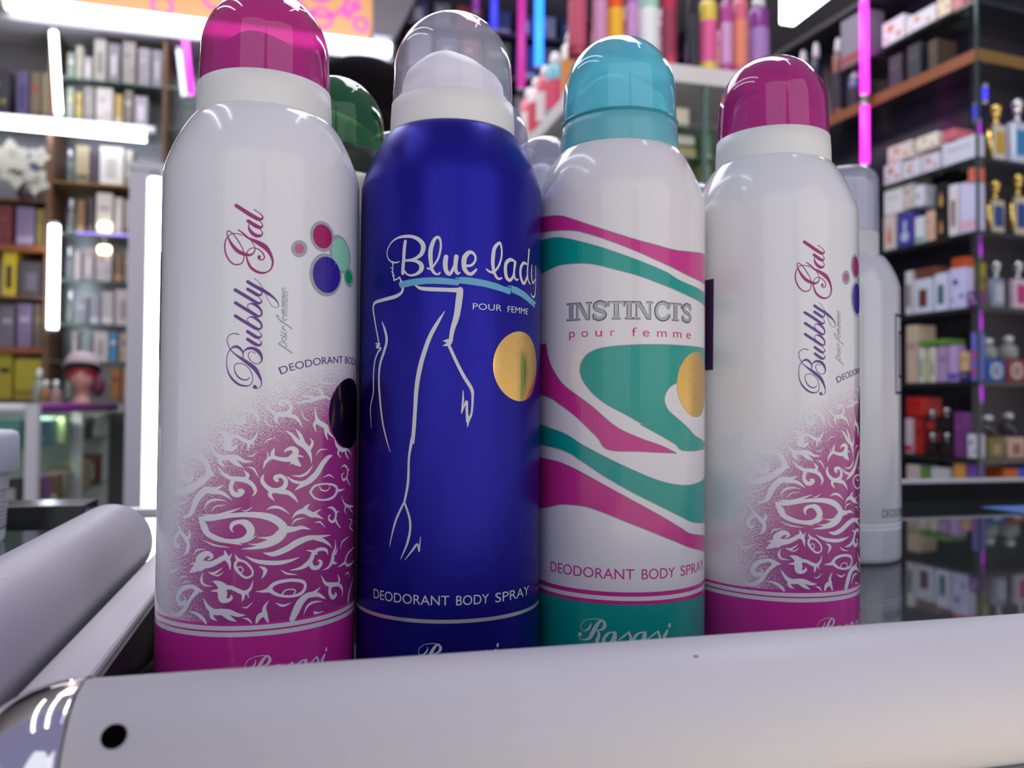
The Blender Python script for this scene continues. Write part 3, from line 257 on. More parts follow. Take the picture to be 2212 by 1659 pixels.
ITEMS = r'''{"C":[["L","carton","e8e2ea","d98a3a",219,295,1040,65,"dots","white carton with orange dots beside the magenta tube on the top shelf"],["L","carton","e6e0e8","d98a3a",120,214,1040,46,"dots","white carton with orange dots second along the top shelf"],["L","carton","e9dcc0","d98a3a",76,117,1040,68,"dots","cream carton standing third along the top shelf"],["L","carton","8a8494","a04a48",350,450,1040,174,"band","grey carton with a red foot beyond the magenta tube on the top shelf"],["L","carton","d98a8a","b86a70",42,73,1040,55,"","salmon pink carton at the corner end of the top shelf"],["L","spray","7a3a28","2a2230",667,702,915,350,"","rust brown tall spray bottle on the orange-edged shelf"],["L","spray","8a4a30","2a2230",607,650,915,337,"","pale brown tall spray bottle on the orange-edged shelf"],["L","spray","1e1a3a","2a2230",550,590,915,280,"","midnight blue tall spray bottle on the orange-edged shelf"],["L","spray","8a4638","2a2230",457,499,915,234,"","terracotta tall spray bottle on the orange-edged shelf"],["L","spray","26306e","2a2230",389,443,915,226,"","cobalt blue tall spray bottle on the orange-edged shelf"],["L","spray","2c1c50","2a2230",351,378,915,166,"","violet tall spray bottle on the orange-edged shelf"],["L","carton","3a3040","50483a",227,273,915,90,"","dark plum carton on the orange-edged shelf"],["L","carton","2c3038","50483a",167,211,915,94,"","charcoal carton on the orange-edged shelf"],["L","carton","4a3828","50483a",115,145,915,81,"","dark brown carton on the orange-edged shelf"],["L","carton","e4dfea","d2843c",230,291,667,54,"dots","white carton with orange dots under another on the shelf by the magenta tube"],["L","carton","dfe0ea","d08a4a",170,227,667,46,"crescent","white carton with orange crescents in the middle of the same low stack"],["L","carton","dcd8e8","d2843c",111,167,667,44,"dots","white carton with one orange spot below the cream carton"],["L","carton","d9d8e6","c0bcd2",6,105,667,56,"","long plain white carton lying below the pink one"],["L","carton","ead9d0","d07a34",196,279,722,44,"dots","white carton with orange spots stacked on top beside the cream one"],["L","carton","f0e8d6","d8a04a",116,183,727,36,"dots","cream carton with orange corner stacked on the white ones"],["L","carton","d8707c","a85060",65,105,730,25,"","pink carton standing on the long white one"],["F","perfume","d8d2c8","c9a23a",38,96,667,138,"","silver perfume bottle with gold cap on the upper glass shelf"],["F","perfume","cfd8e6","3a86c0",105,170,667,162,"","clear perfume bottle with sky blue label beside the silver one"],["L","carton","e2cfc8","d8742a",251,293,493,92,"drop","white carton with orange flame print at the far end of its shelf"],["L","carton","4a44a0","c8d0ee",193,247,493,87,"flask","indigo carton with pale flask print"],["L","carton","dfe4ea","8ab0b4",158,190,493,68,"band","white carton with pale teal print beside the indigo one"],["L","carton","e0b49a","8a80d0",126,155,493,76,"dots","peach carton with lilac circles beside the black one"],["L","carton","1c1820","c89a52",92,123,493,65,"drop","black carton with gold drop, lower of a pair"],["L","carton","e4dce0","8a6656",58,87,493,125,"window","tall white carton with brown window"],["L","carton","d4d0ee","e4b0c8",6,56,493,121,"band","tall lilac carton with pink base by the glass corner"],["L","carton","ece8ea","d8d0d8",227,291,586,74,"","blank white carton stacked above the orange flame one"],["L","carton","d8d0c8","b8602a",192,225,589,70,"dots","pale carton with rust spot stacked above the indigo one"],["L","carton","e2e2ee","787c90",158,190,588,53,"crescent","white carton with grey crescent stacked above the teal print"],["L","carton","18161c","c89a52",90,125,559,70,"drop","black carton with gold drop, upper of a pair"],["L","carton","e0705a","c85a48",6,32,605,39,"","coral carton lying on the tall lilac one"],["F","perfume","c8bca0","2a4a86",32,90,493,128,"","gold-sided perfume bottle with navy label, first on the middle glass shelf"],["F","perfume","d0c4a4","2a4a86",107,164,493,153,"","gold-sided perfume bottle with navy label, second on the middle glass shelf"],["F","carton","c8c4b4","c08040",6,28,493,150,"dots","beige carton with brown dots behind the gold-sided bottles"],["L","carton","e2dcd8","3a3a50",197,221,315,113,"window","narrow white carton with dark print at the end of the shelf"],["L","carton","d6dcea","6a3830",134,194,315,87,"window","pale blue carton with brown square and orange foot"],["L","carton","dcdcf2","3c6a78",89,131,315,93,"window","white carton with teal bar beside the lilac-white one"],["L","carton","d2d0f4","3a4aa0",38,86,315,99,"dots","lilac-white carton with blue dot"],["L","carton","7a4436","5a2c22",121,189,403,25,"","brown flat carton on top of the pale blue one"],["L","carton","c8501e","a8401a",37,80,413,25,"","orange flat carton on top of the lilac-white one"],["L","carton","7a2a86","ece4f0",8,34,315,38,"dots","purple carton with white circle by the glass corner"],["F","carton","c8b048","8a8a3a",6,31,315,119,"","mustard yellow carton between the purple box and perfume bottle"],["F","perfume","8a94a8","c0c4c8",36,87,315,113,"","blue-grey perfume bottle with silver cap"],["F","perfume","d8c0cc","c03a78",105,162,315,118,"","clear perfume bottle with pink band"],["L","carton","d8c0a8","b89a88",183,219,140,148,"","tall beige carton at the far end of its shelf"],["L","carton","dfe0dc","7aa050",160,180,140,87,"window","white carton with green top and brown window"],["L","carton","d8d490","a8b050",147,157,140,86,"","thin yellow-green carton between white ones on the same shelf"],["L","carton","e2dcd8","6a4030",125,145,140,87,"drop","white carton with brown oval"],["L","carton","b89ac0","8a6aa8",92,121,140,88,"","mauve carton standing beside a lilac one"],["L","carton","c8a8e0","6a50c8",61,90,140,88,"band","lilac carton with violet top"],["L","carton","2c2c78","c8b090",30,58,140,23,"","small navy carton under the beige one"],["L","carton","e0b888","b08858",30,58,164,47,"","small beige carton on the navy one"],["L","carton","7878d4","d04a98",9,27,140,115,"squares","tall blue carton with two pink squares"],["L","carton","6aa038","4a7a28",95,176,232,14,"","bright green flat carton lying across the white ones"],["F","carton","2a66b4","d8d8d0",34,92,140,52,"ring","blue carton with white ring under a clear flask"],["F","flask","c8d4c8","d8dcd8",38,85,193,52,"","clear round flask standing on the blue ring carton"],["F","carton","9a3a34","d8ccc8",98,160,140,54,"ring","brick red carton with white ring under a clear flask"],["F","flask","c8d0c4","d8dcd8",103,154,195,59,"","clear round flask standing on the brick red ring carton"],["L","carton","c82018","a01810",165,219,55,49,"","bright red carton high at the far end of the lowest visible shelf"],["L","carton","e0c4d0","c83a4a",196,223,-40,108,"band","white and pink carton under the red one"],["L","carton","b81e1c","901410",166,193,-40,89,"","dark red carton under the bright red one"],["L","perfume","1c161a","301418",121,161,-40,55,"","black squat bottle, lower of a stacked pair"],["L","perfume","1a1418","b03028",123,162,16,56,"","black squat bottle with red stopper, upper of a stacked pair"],["L","perfume","1e181c","301820",80,117,-40,57,"","black squat bottle beside the mauve carton"],["L","perfume","181418","281418",83,118,18,60,"","black squat bottle at the top of the second pair"],["L","carton","7a3a80","a060a8",44,76,-40,108,"dots","mauve and pink carton beside the black bottles"],["L","carton","e2dcea","26242c",10,39,-40,56,"dots","white carton with black disc by the glass corner"],["F","carton","8a7a44","b0a470",36,89,-40,49,"window","olive carton under a dark flask"],["F","flask","3a3a40","6a7a78",36,83,10,53,"","dark glass flask on the olive carton"],["F","carton","d8b8a0","a86858",97,155,-40,49,"window","peach carton with brown window under a dark flask"],["F","flask","34343c","6a7a78",101,149,10,59,"","dark glass flask on the peach carton"],["L","carton","d8c8c0","e8e0d8",175,220,-210,142,"","cream carton just above the counter back edge"],["L","carton","5a9a40","e8e0d8",146,172,-210,136,"","leaf green carton just above the counter back edge"],["L","carton","ccd0d0","e8e0d8",84,144,-210,141,"","silver grey carton just above the counter back edge"],["L","carton","e8a050","e8e0d8",42,78,-210,156,"","amber carton just above the counter back edge"],["L","carton","7a50b0","e8e0d8",11,40,-210,157,"","violet carton just above the counter back edge"],["F","carton","e06a18","e8e0d8",2,52,-210,145,"","orange carton just above the counter back edge"],["F","carton","2a5ad0","e8e0d8",58,100,-210,146,"","royal blue carton just above the counter back edge"],["F","carton","2448b8","e8e0d8",103,157,-210,147,"","deep blue carton just above the counter back edge"]],"M":[["F","b02a48","c0506a",-69,-21,942,150,"crimson"],["F","d878b0","d090b8",-6,32,942,150,"rose pink"],["F","e8541c","f4b424",35,77,942,178,"orange and yellow"],["F","b06ac0","c890c8",82,114,942,150,"orchid"],["F","a8ccb8","e8ece8",119,177,942,167,"pale aqua"],["F","c02a50","96304e",182,223,942,150,"deep red"],["F","201c24","2c3034",251,285,942,150,"black"],["F","e8c850","e8609a",290,338,942,207,"pink and yellow"],["F","b84a98","d8a0d0",345,379,942,208,"magenta"],["F","d86a80","e88a70",384,426,942,189,"peach pink"],["F","8a3a90","a880c0",435,492,942,209,"clear violet"],["L","e4dcd8","d88a40",244,383,942,190,"white and orange"],["L","70b8c8","d85070",416,514,942,190,"aqua and pink"],["L","d84a60","e8dce0",523,608,942,190,"cherry red"],["L","e8d8dc","d04a58",618,709,942,190,"white and red"],["L","e87890","f0e8e4",715,793,942,190,"blush pink"]],"U":[["d8ccb0",210,259,800,51,"cream"],["c8c8b8",213,275,769,27,"pale grey"],["a89c68",211,279,721,30,"khaki"],["e0d4b0",226,254,637,109,"ivory"],["6a9a5a",298,321,725,69,"leaf green"],["a0aa60",293,319,630,81,"olive"]],"LB":[["carton","7a8478","c8c8c0",-1007,-978,1489,112,"grey-green"],["carton","a8a090","8a8478",-974,-945,1489,146,"stone"],["carton","b0a8a8","d8d0c8",-941,-908,1489,99,"ash grey"],["carton","b8b0a8","8a8078",-901,-853,1489,186,"pebble grey"],["carton","8a8488","c8c0c4",-845,-797,1489,172,"dove grey"],["carton","a09894","6a5a50",-786,-733,1489,190,"taupe"],["carton","989098","c8b8b0",-722,-672,1489,166,"dusty mauve"],["carton","8c8894","b8b0bc",-665,-619,1489,163,"slate lilac"],["carton","8a9080","b8b070",-1007,-978,1301,147,"sage"],["carton","b8a060","8a7848",-971,-945,1301,130,"mustard"],["carton","9a9490","bcb4b0",-938,-898,1301,175,"warm grey"],["carton","d4ccc8","b0a8a4",-890,-823,1301,188,"tall white"],["carton","b89a60","d8ccb8",-816,-782,1301,136,"tan"],["carton","8a8078","c4bcb8",-775,-741,1301,161,"drab brown"],["carton","b0a8b4","d8d4dc",-733,-680,1301,136,"pale lilac"],["flask","7a8a84","a8b4ac",-1006,-977,1031,148,"frosted"],["carton","a89878","6a5a48",-966,-911,1031,164,"sand"],["carton","4a4250","2e2834",-904,-878,1031,152,"dark slate"],["carton","d6d0c8","b8b0a8",-871,-774,1031,168,"broad white"],["carton","b8b0a4","8a8478",-766,-736,1031,160,"oatmeal"],["flask","9aa09a","c8ccc4",-1002,-965,807,156,"misty"],["carton","8a6a4a","b89a78",-958,-925,807,149,"chestnut"],["carton","4a4448","7a7074",-914,-889,807,162,"graphite"],["carton","d8d0c8","b0a49c",-881,-815,807,186,"chalk white"],["carton","c8c0bc","e0d8d4",-807,-774,807,170,"bone"],["carton","b4a8a0","8a7a70",-766,-732,807,162,"mushroom"],["flask","8a9490","b8c0bc",-994,-973,605,146,"smoky"],["carton","b0a4a0","c8a060",-962,-936,605,128,"beige"],["carton","a89ca0","c8c0c4",-929,-885,605,141,"pinkish grey"],["carton","bcb0b4","8a7c84",-878,-815,605,154,"grey-rose"],["carton","7a6050","b08a60",-804,-770,605,127,"umber"],["carton","988c84","c0b4ac",-763,-729,605,139,"fawn"],["flask","8c968c","c0c8c0",-991,-962,413,148,"greenish"],["carton","8a8a90","b0b0b8",-955,-907,413,119,"steel grey"],["carton","9a98a4","c8c8d0",-900,-859,413,132,"bluish grey"],["carton","b8b0b4","d8d0d4",-852,-804,413,144,"silvery"],["carton","c0b4b4","988c8c",-797,-726,413,157,"rose white"],["carton","a8a09c","d0c8c4",-970,-941,252,129,"pale stone"],["carton","9aa4a8","507890",-933,-890,252,116,"blue-trimmed grey"],["carton","ccc4c4","a89c9c",-882,-823,252,152,"milk white"],["carton","4a86b0","d8d4d0",-820,-786,252,133,"sky blue"],["carton","b09a84","6a4a38",-779,-723,252,125,"brown-grey"],["carton","a8683c","7a4828",-809,-769,87,147,"copper"],["carton","b89478","8a6a54",-761,-720,87,137,"caramel"],["flask","b8bcb8","8a9088",-996,-967,87,123,"hazy"],["carton","3a3440","8a8a20",-1310,-1233,1301,247,"black and yellow"],["carton","5a5078","3a3450",-1201,-1159,1301,217,"purple-grey"],["carton","6a5a48","8a3a28",-1151,-1109,1301,243,"brown and red"],["carton","8a8468","a8a080",-1102,-1076,1301,288,"dull olive"],["carton","6a6088","8a80a0",-1187,-1141,942,258,"violet grey"],["carton","8a7a68","5a5040",-1134,-1073,942,243,"dun"],["carton","6a2a30","8a4a40",-1264,-1208,743,172,"maroon"],["carton","7a6a8a","a898b0",-1194,-1123,743,168,"heather"],["carton","8a7a40","5a5028",-1116,-1069,743,162,"bronze"],["carton","c8b020","3a3420",-1242,-1189,524,254,"lemon yellow"],["carton","4a4448","6a6068",-1182,-1065,524,150,"charcoal black"],["carton","6a6470","a09aa8",-1246,-1192,306,175,"pewter"],["carton","7a6a88","a898b0",-1182,-1125,306,198,"amethyst grey"],["carton","6a5a50","8a7a48",-1118,-1061,306,190,"brown"],["carton","a89a20","2a2820",-1251,-1195,85,190,"yellow and black"],["carton","b0a020","8a7c18",-1188,-1057,85,172,"bright yellow"]],"shB":[1489,1301,1031,807,605,413,252,87],"shA":[1301,942,743,524,306,85]}'''
LB = json.loads(LABELS)
IT = json.loads(ITEMS)
MAG = (.70, .030, .35); 
white_lacquer = mat('white_lacquer', (.80, .80, .81), .16, coat=.4)
ivory_plastic = mat('ivory_plastic', (.80, .80, .77), .38)
purple_ink = mat('purple_ink', (.12, .035, .24), .25)
magenta_ink = mat('magenta_ink', (.33, .012, .16), .25)
grey_ink = mat('grey_ink', (.36, .40, .44), .3)
white_ink = mat('white_ink', (.80, .80, .81), .2)
silver_ink = mat('silver_ink', (.66, .67, .66), .35)
gold_foil = mat('gold_foil', (.80, .52, .17), .2, 1.0, noise=900)

def printed_white(name):
    """white lacquer with the magenta foot, two white rules and a stippled magenta haze"""
    m = bpy.data.materials.new(name); m.use_nodes = True; nt = m.node_tree; b = nt.nodes['Principled BSDF']
    b.inputs['Roughness'].default_value = .16; b.inputs['Coat Weight'].default_value = .4; b.inputs['Coat Roughness'].default_value = .04
    N = nt.nodes.new; Lk = nt.links.new
    tc = N('ShaderNodeTexCoord'); sp = N('ShaderNodeSeparateXYZ'); Lk(tc.outputs['Object'], sp.inputs[0])
    def M(op, a, c=None, d=None):
        n = N('ShaderNodeMath'); n.operation = op
        for i, x in enumerate((a, c, d)):
            if x is None: continue
            if hasattr(x, 'is_output'): Lk(x, n.inputs[i])
            else: n.inputs[i].default_value = x
        return n.outputs[0]
    th = M('ARCTAN2', sp.outputs[0], M('MULTIPLY', sp.outputs[1], -1.0))
    u = M('MULTIPLY', th, RC); v = M('MULTIPLY', sp.outputs[2], 1000.0)
    q = M('SQRT', M('ADD', M('POWER', M('DIVIDE', M('SUBTRACT', u, 45.0), 65.0), 2.0), M('POWER', M('DIVIDE', M('SUBTRACT', v, 35.0), 54.5), 2.0)))
    dens = N('ShaderNodeMapRange'); dens.inputs['From Min'].default_value = 1.07; dens.inputs['From Max'].default_value = .70
    dens.inputs['To Min'].default_value = 0; dens.inputs['To Max'].default_value = 1; Lk(q, dens.inputs['Value'])
    cx = N('ShaderNodeCombineXYZ'); Lk(u, cx.inputs[0]); Lk(v, cx.inputs[1])
    nz = N('ShaderNodeTexNoise'); nz.inputs['Scale'].default_value = 3.6; nz.inputs['Detail'].default_value = 1.0; Lk(cx.outputs[0], nz.inputs['Vector'])
    nn = N('ShaderNodeMapRange'); nn.inputs['From Min'].default_value = .28; nn.inputs['From Max'].default_value = .72; Lk(nz.outputs['Fac'], nn.inputs['Value'])
    dots = M('LESS_THAN', nn.outputs[0], M('MULTIPLY', dens.outputs[0], 1.15))
    above = M('GREATER_THAN', v, 23.5)
    dots = M('MULTIPLY', dots, above)
    line1 = M('MULTIPLY', M('GREATER_THAN', v, 23.5), M('LESS_THAN', v, 24.2))
    line2 = M('MULTIPLY', M('GREATER_THAN', v, 21.95), M('LESS_THAN', v, 22.4))
    foot = M('LESS_THAN', v, 20.8)
    ink = M('MINIMUM', 1.0, M('ADD', M('ADD', dots, line1), M('ADD', line2, foot)))
    mx = N('ShaderNodeMix'); mx.data_type = 'RGBA'; Lk(ink, mx.inputs[0])
    mx.inputs[6].default_value = (.80, .80, .81, 1)
    hz = N('ShaderNodeMix'); hz.data_type = 'RGBA'; Lk(M('MULTIPLY', dots, M('SUBTRACT', 1.0, M('MAXIMUM', line1, foot))), hz.inputs[0]); hz.inputs[6].default_value = (*MAG, 1)
    h2 = N('ShaderNodeMix'); h2.data_type = 'RGBA'; Lk(dens.outputs[0], h2.inputs[0]); h2.inputs[6].default_value = (.58, .32, .50, 1); h2.inputs[7].default_value = (.40, .035, .24, 1)
    Lk(h2.outputs[2], hz.inputs[7]); Lk(hz.outputs[2], mx.inputs[7])
    Lk(mx.outputs[2], b.inputs['Base Color'])
    return m
bubbly_print = printed_white('bubbly_print')
blue_metal = mat('blue_metallic_lacquer', (.014, .011, .31), .32, .70, noise=260)
cream_lacquer = mat('cream_white_lacquer', (.80, .775, .765), .17, coat=.4)

# ---------------------------------------------------------------- can shapes (metres)
mm = lambda L: [(r / 1000, z / 1000) for r, z in L]
BODY = mm([(0, .6), (22.5, .6), (23.6, 0), (25.2, .3), (26.2, 1.4), (26.5, 3.2), (26.5, 30), (26.5, 80), (26.5, 140.3)] + [(18.4 + 8.1 * cos(pi/2*k/18) ** 1.5625, 140.3 + 17 * sin(pi/2*k/18) ** 1.5625) for k in range(1, 19)] + [(16, 157.4), (0, 157.4)])
COLLAR = mm([(15, 157.2), (18.35, 157.2), (18.4, 157.7), (18.3, 162), (18.05, 166.3), (17.6, 166.6), (15.5, 166.6)])
CAP = mm([(17.7, 166.4), (17.75, 168), (17.65, 172), (17.5, 176)] + [(17.5 * cos(t) ** .95, 176 + 18.4 * sin(t)) for t in [pi/2*k/18 for k in range(1, 18)]] + [(0, 194.4)])
TALLCAP = mm([(16.6, 170), (16.7, 172), (16.5, 196), (16.2, 199.5), (15.2, 202.2), (13.2, 204.2), (10, 205.4), (5, 206), (0, 206.1)])
CANROT = radians(-YAW)
def nozzle_bm():
    bm = lt(mm([(16.4, 166), (16.2, 168.5), (15.2, 169.3), (14.9, 172.7), (13.8, 175.8), (11.5, 178.0), (8.9, 180.2), (5.6, 181.7), (2.6, 182.4), (0, 182.6)]), seg=64)
    for v in bm.verts:                       # push-button top rises to a ridge and falls away behind
        if v.co.z > .172: v.co.z += (-v.co.x * .12 - abs(v.co.x + .002) * .12) * min(1, (v.co.z - .172) / .010)
    return bm
def can(label, loc, body_mat, cap_mat, collar_mat, cap_prof=CAP, name='spray_can', group=None, inner=None, nozzle=True, ring=None):
    t = thing(name, label, 'deodorant can', loc, CANROT, group)
    b = obj('body', lt(BODY, seg=128), body_mat, t, True)
    obj('collar', lt(COLLAR if cap_prof is CAP else mm([(13, 157.2), (16.3, 157.2), (16.4, 158), (16.4, 169.6), (16.2, 170.2), (13, 170.4)]), seg=96), collar_mat, t, True)
    c = obj('cap', lt(cap_prof, seg=96), cap_mat, t, True)
    if nozzle: obj('nozzle', nozzle_bm(), inner or ivory_plastic, t, True)
    return t, b, c
def prt(name, parent, m, build, off=.05, step=1.3):
    bm = bmesh.new(); build(bm); wrap(bm, off, step)
    return obj(name, bm, m, parent)
def ellipse(bm, cu, cv, a, b, n=40): poly2d(bm, [(cu + a * cos(2*pi*i/n), cv + b * sin(2*pi*i/n)) for i in range(n)])
def maker(parent, m, u0, vtop, s):
    def f(bm):
        for st in LB['rasasi']:
            q = []
            for i in range(0, len(st), 3): q += [(u0*100 + (st[i] + 1464) * s), (vtop*100 + (st[i+1] - 1853) * s), st[i+2] * s]
            stroke(bm, q)
    return prt('maker_lettering', parent, m, f, .07)

# ---------------------------------------------------------------- pink capped cans
pink_cap = clear_mat('pink_cap_plastic', (.74, .13, .44), .66, (.56, .028, .28), .05)
clear_cap = clear_mat('clear_cap_plastic', (.97, .97, .99), .25, (.82, .79, .94), .05)
haze_cap = clear_mat('hazy_cap_plastic', (.84, .85, .93), .42, (.62, .62, .74), .08)
aqua_cap = clear_mat('aqua_cap_plastic', (.50, .92, .97), .60, (.13, .68, .84), .07)
green_cap = clear_mat('green_cap_plastic', (.32, .70, .28), .50, (.02, .22, .06), .06)
ARC = [(10, 84.6), (12.77, 85.94), (14.65, 86.7), (17, 87.38), (18.63, 87.75), (22.42, 88.6), (27.34, 89.25), (30.85, 89.5), (34, 89.55), (37.96, 89.5), (42, 88.6), (47, 86.9), (52, 84.6)]
def bubbly(label, loc):
    t, b, c = can(label, loc, bubbly_print, pink_cap, ivory_plastic, group='white and magenta deodorant cans')
    prt('title_lettering', b, purple_ink, lambda bm: [stroke(bm, s) for s in LB['bub']], .07)
    prt('title_lettering', b, magenta_ink, lambda bm: [stroke(bm, s) for s in LB['gal']], .07)
    prt('subtitle_lettering', b, grey_ink, lambda bm: [stroke(bm, s) for s in LB['pf']], .07)
    prt('scrollwork_print', b, white_ink, lambda bm: [stroke(bm, s, wscale=1.1) for s in LB['tribal']], .04)
    prt('caption_lettering', b, purple_ink, lambda bm: put_text(bm, 'DEODORANT BODY SPRAY', 12.6, 51, 0, 2.0, ARC), .07)
    cols = {'pinksmall': (.52, .10, .24), 'mag': (.40, .012, .12), 'mint': (.30, .68, .50), 'blue': (.035, .015, .30), 'green': (.0, .42, .10)}
    for k, (n, o, i) in enumerate(LB['bubbles']):
        prt('bubble_emblem', b, grey_ink, lambda bm: poly2d(bm, flat_pts(o)), .05 + .004 * k)
        e = prt('bubble_emblem', b, mat('bubble_' + n, cols[n], .22, coat=.3), lambda bm: poly2d(bm, flat_pts(i)), .08 + .004 * k)
    prt('seal_sticker', b, mat('dark_gold_foil', (.30, .17, .09), .12, 1.0, noise=700), lambda bm: ellipse(bm, 35.8, 76, 9.4, 9.6), .10)
    prt('back_label', b, mat('plum_ink', (.045, .008, .07), .3), lambda bm: poly2d(bm, [(-44, 90), (-44, 118.9), (-27.3, 118.7), (-27.6, 90)]), .06)
    maker(b, white_ink, 4.4, 15.9, .83)
    return t
CAN = [(-10.8, 240.5), (42.7, 238.8), (96.4, 240.7), (150.7, 240.5)]
P = lambda c, z=0.00015: (c[0] / 1000, c[1] / 1000, T + z)
bubbly('white deodorant can with pink dome cap, tallest looking, beside the blue can', P(CAN[0]))
bubbly('white deodorant can with pink dome cap, between the teal-striped and silver cans', P(CAN[3]))

# ---------------------------------------------------------------- blue can
t, b, c = can('deep blue deodorant can with clear cap and drawn woman figure', P(CAN[1]), blue_metal, clear_cap, ivory_plastic, inner=mat('white_button', (.92, .91, .88), .4))
prt('title_lettering', b, silver_ink, lambda bm: [stroke(bm, s) for s in LB['lady']], .08)
prt('figure_drawing', b, silver_ink, lambda bm: [stroke(bm, s) for s in LB['figure']], .06)
prt('ribbon_print', b, mat('sky_blue_ink', (.12, .40, .60), .3), lambda bm: [poly2d(bm, flat_pts(q)) for q in LB['ribbon']], .07)
prt('subtitle_lettering', b, silver_ink, lambda bm: (put_text(bm, 'POUR', 7.75, 16.2, 103.85, 1.75), put_text(bm, 'FEMME', 18.2, 26.8, 103.75, 1.75)), .07)
prt('caption_lettering', b, silver_ink, lambda bm: (put_text(bm, 'DEODORANT', -20.9, 2.2, 26.15, 2.65), put_text(bm, 'BODY', 4.0, 13.0, 26.1, 2.65), put_text(bm, 'SPRAY', 14.9, 28.4, 26.0, 2.65)), .07)
prt('seal_sticker', b, gold_foil, lambda bm: ellipse(bm, 23.2, 89.2, 9.6, 9.6), .09)
def seal_detail(bm, cu, cv):
    rnd = random.Random(4)
    for k in range(26):
        a = rnd.uniform(0, 2*pi); r = rnd.uniform(1, 8); x, y = cu + r*cos(a), cv + r*sin(a); d = rnd.uniform(0, pi)
        stroke(bm, [x*100, y*100, 8, (x+.8*cos(d))*100, (y+.8*sin(d))*100, 10, (x+1.5*cos(d+.5))*100, (y+1.5*sin(d+.5))*100, 4], 4)
prt('seal_engraving', b, mat('pale_gold', (.85, .66, .32), .3, 1.0), lambda bm: seal_detail(bm, 21.0, 90), .12)
def band(u0, u1, v0, v1):
    return lambda bm: poly2d(bm, [(u0, v0), (u1, v0), (u1, v1), (u0, v1)])
prt('rule_stripe', b, mat('silver_rule', (.70, .70, .66), .25, .6), band(-83, 83, 21.4, 22.4), .05)
maker(b, silver_ink, -6.4, 16.2, .83)

# ---------------------------------------------------------------- white can with teal and pink swirls
t, b, c = can('white deodorant can with teal and pink swirls under an aqua cap', P(CAN[2]), cream_lacquer, aqua_cap, clear_mat('aqua_collar_plastic', (.50, .88, .92), .70, (.18, .64, .74), .25))
teal = mat('teal_ink', (.0, .34, .28), .2, coat=.3); pinkk = mat('hot_pink_ink', (.62, .03, .26), .2, coat=.3)
def soft(p, n=5):
    """rounds the runs between sharp corners"""
    k = len(p); sharp = []
    for i in range(k):
        a, b_, c_ = p[i-1], p[i], p[(i+1) % k]
        d = abs(atan2(c_[1]-b_[1], c_[0]-b_[0]) - atan2(b_[1]-a[1], b_[0]-a[0])); d = min(d, 2*pi - d)
        sharp.append(d > radians(48))
    st = next((i for i in range(k) if sharp[i]), 0)
    q = p[st:] + p[:st] + [p[st]]; sh = sharp[st:] + sharp[:st] + [True]
    out = []; run = [q[0]]
    for i in range(1, len(q)):
        run.append(q[i])
        if sh[i]:
            out += crom(run, n)[:-1] if len(run) > 2 else run[:-1]
            run = [q[i]]
    return out
def ext(p): return [(u + (6 if u > 33.4 else -6 if u < -31.5 else 0), v) for u, v in p]
for k, (cn, q) in enumerate(LB['bands']):
    pts = soft(ext(flat_pts(q)))
    prt('swirl_band', b, teal if cn == 'teal' else pinkk, lambda bm: poly2d(bm, pts), .05)
    o = []
    for x, y in pts + pts[:1]: o += [x*100, y*100, 22]
    def edge(bm):
        for i in range(0, len(o) - 3, 3):
            stroke(bm, [o[i], o[i+1], 20, (o[i]+o[i+3])/2, (o[i+1]+o[i+4])/2, 20, o[i+3], o[i+4], 20], 3)
    prt('swirl_outline', b, mat('swirl_grey', (.30, .33, .36), .3), edge, .065)
def slab(bm, ch, u0, u1, v0, h, wd):
    """slab-serif capital drawn in a box"""
    X = lambda x: u0 + x * (u1 - u0); Y = lambda y: v0 + y * h
    def seg(pts, w_): 
        q = []
        for x, y in pts: q += [X(x)*100, Y(y)*100, w_*100]
        stroke(bm, q, 5)
    S = wd; s = wd * .42; W = u1 - u0
    hs = s / 2 / h
    def bar(x0, x1, y): poly2d(bm, [(X(x0), Y(y) - s/2), (X(x1), Y(y) - s/2), (X(x1), Y(y) + s/2), (X(x0), Y(y) + s/2)])
    def stem(x, y0, y1, w_=None):
        q = w_ or S; poly2d(bm, [(X(x) - q/2, Y(y0)), (X(x) + q/2, Y(y0)), (X(x) + q/2, Y(y1)), (X(x) - q/2, Y(y1))])
    if ch == 'I': stem(.5, 0, 1); bar(0, 1, hs); bar(0, 1, 1-hs)
    elif ch == 'N':
        stem(.18, 0, 1, s); stem(.84, 0, 1, s); bar(0, .36, hs); bar(0, .3, 1-hs); bar(.66, 1, 1-hs)
        a = S / W * .5; poly2d(bm, [(X(.12), Y(1)), (X(.12 + 2*a), Y(1)), (X(.88), Y(0)), (X(.88 - 1.6*a), Y(0))])
    elif ch == 'T':
        stem(.5, 0, 1); bar(.24, .76, hs); bar(0, 1, 1-hs); stem(.045, .72, 1, s); stem(.955, .72, 1, s)
    elif ch == 'S':
        seg([(.86, .80), (.70, .93), (.48, .96), (.24, .88), (.14, .73), (.28, .58), (.52, .50), (.76, .42), (.87, .26), (.74, .10), (.50, .04), (.28, .07), (.10, .22)], S * .80)
        stem(.90, .66, 1, s); stem(.08, 0, .34, s)
    elif ch == 'C':
        seg([(.90, .74), (.78, .90), (.55, .96), (.28, .86), (.14, .62), (.13, .40), (.25, .15), (.52, .04), (.78, .10), (.95, .26)], S * .82)
        stem(.93, .62, 1, s)
def inst(bm, grow):
    for ch, (a, _, b2, _2) in LB['inst']:
        slab(bm, ch, a/100 - grow/2 + .20, b2/100 + grow/2 - .20, 103.15 - grow/2, 4.8 + grow, 1.05 + grow)
prt('title_outline', b, mat('dark_violet_ink', (.05, .04, .09), .3), lambda bm: inst(bm, .36), .05)
prt('title_lettering', b, mat('pewter_ink', (.40, .43, .44), .3, .3), lambda bm: inst(bm, 0), .08)
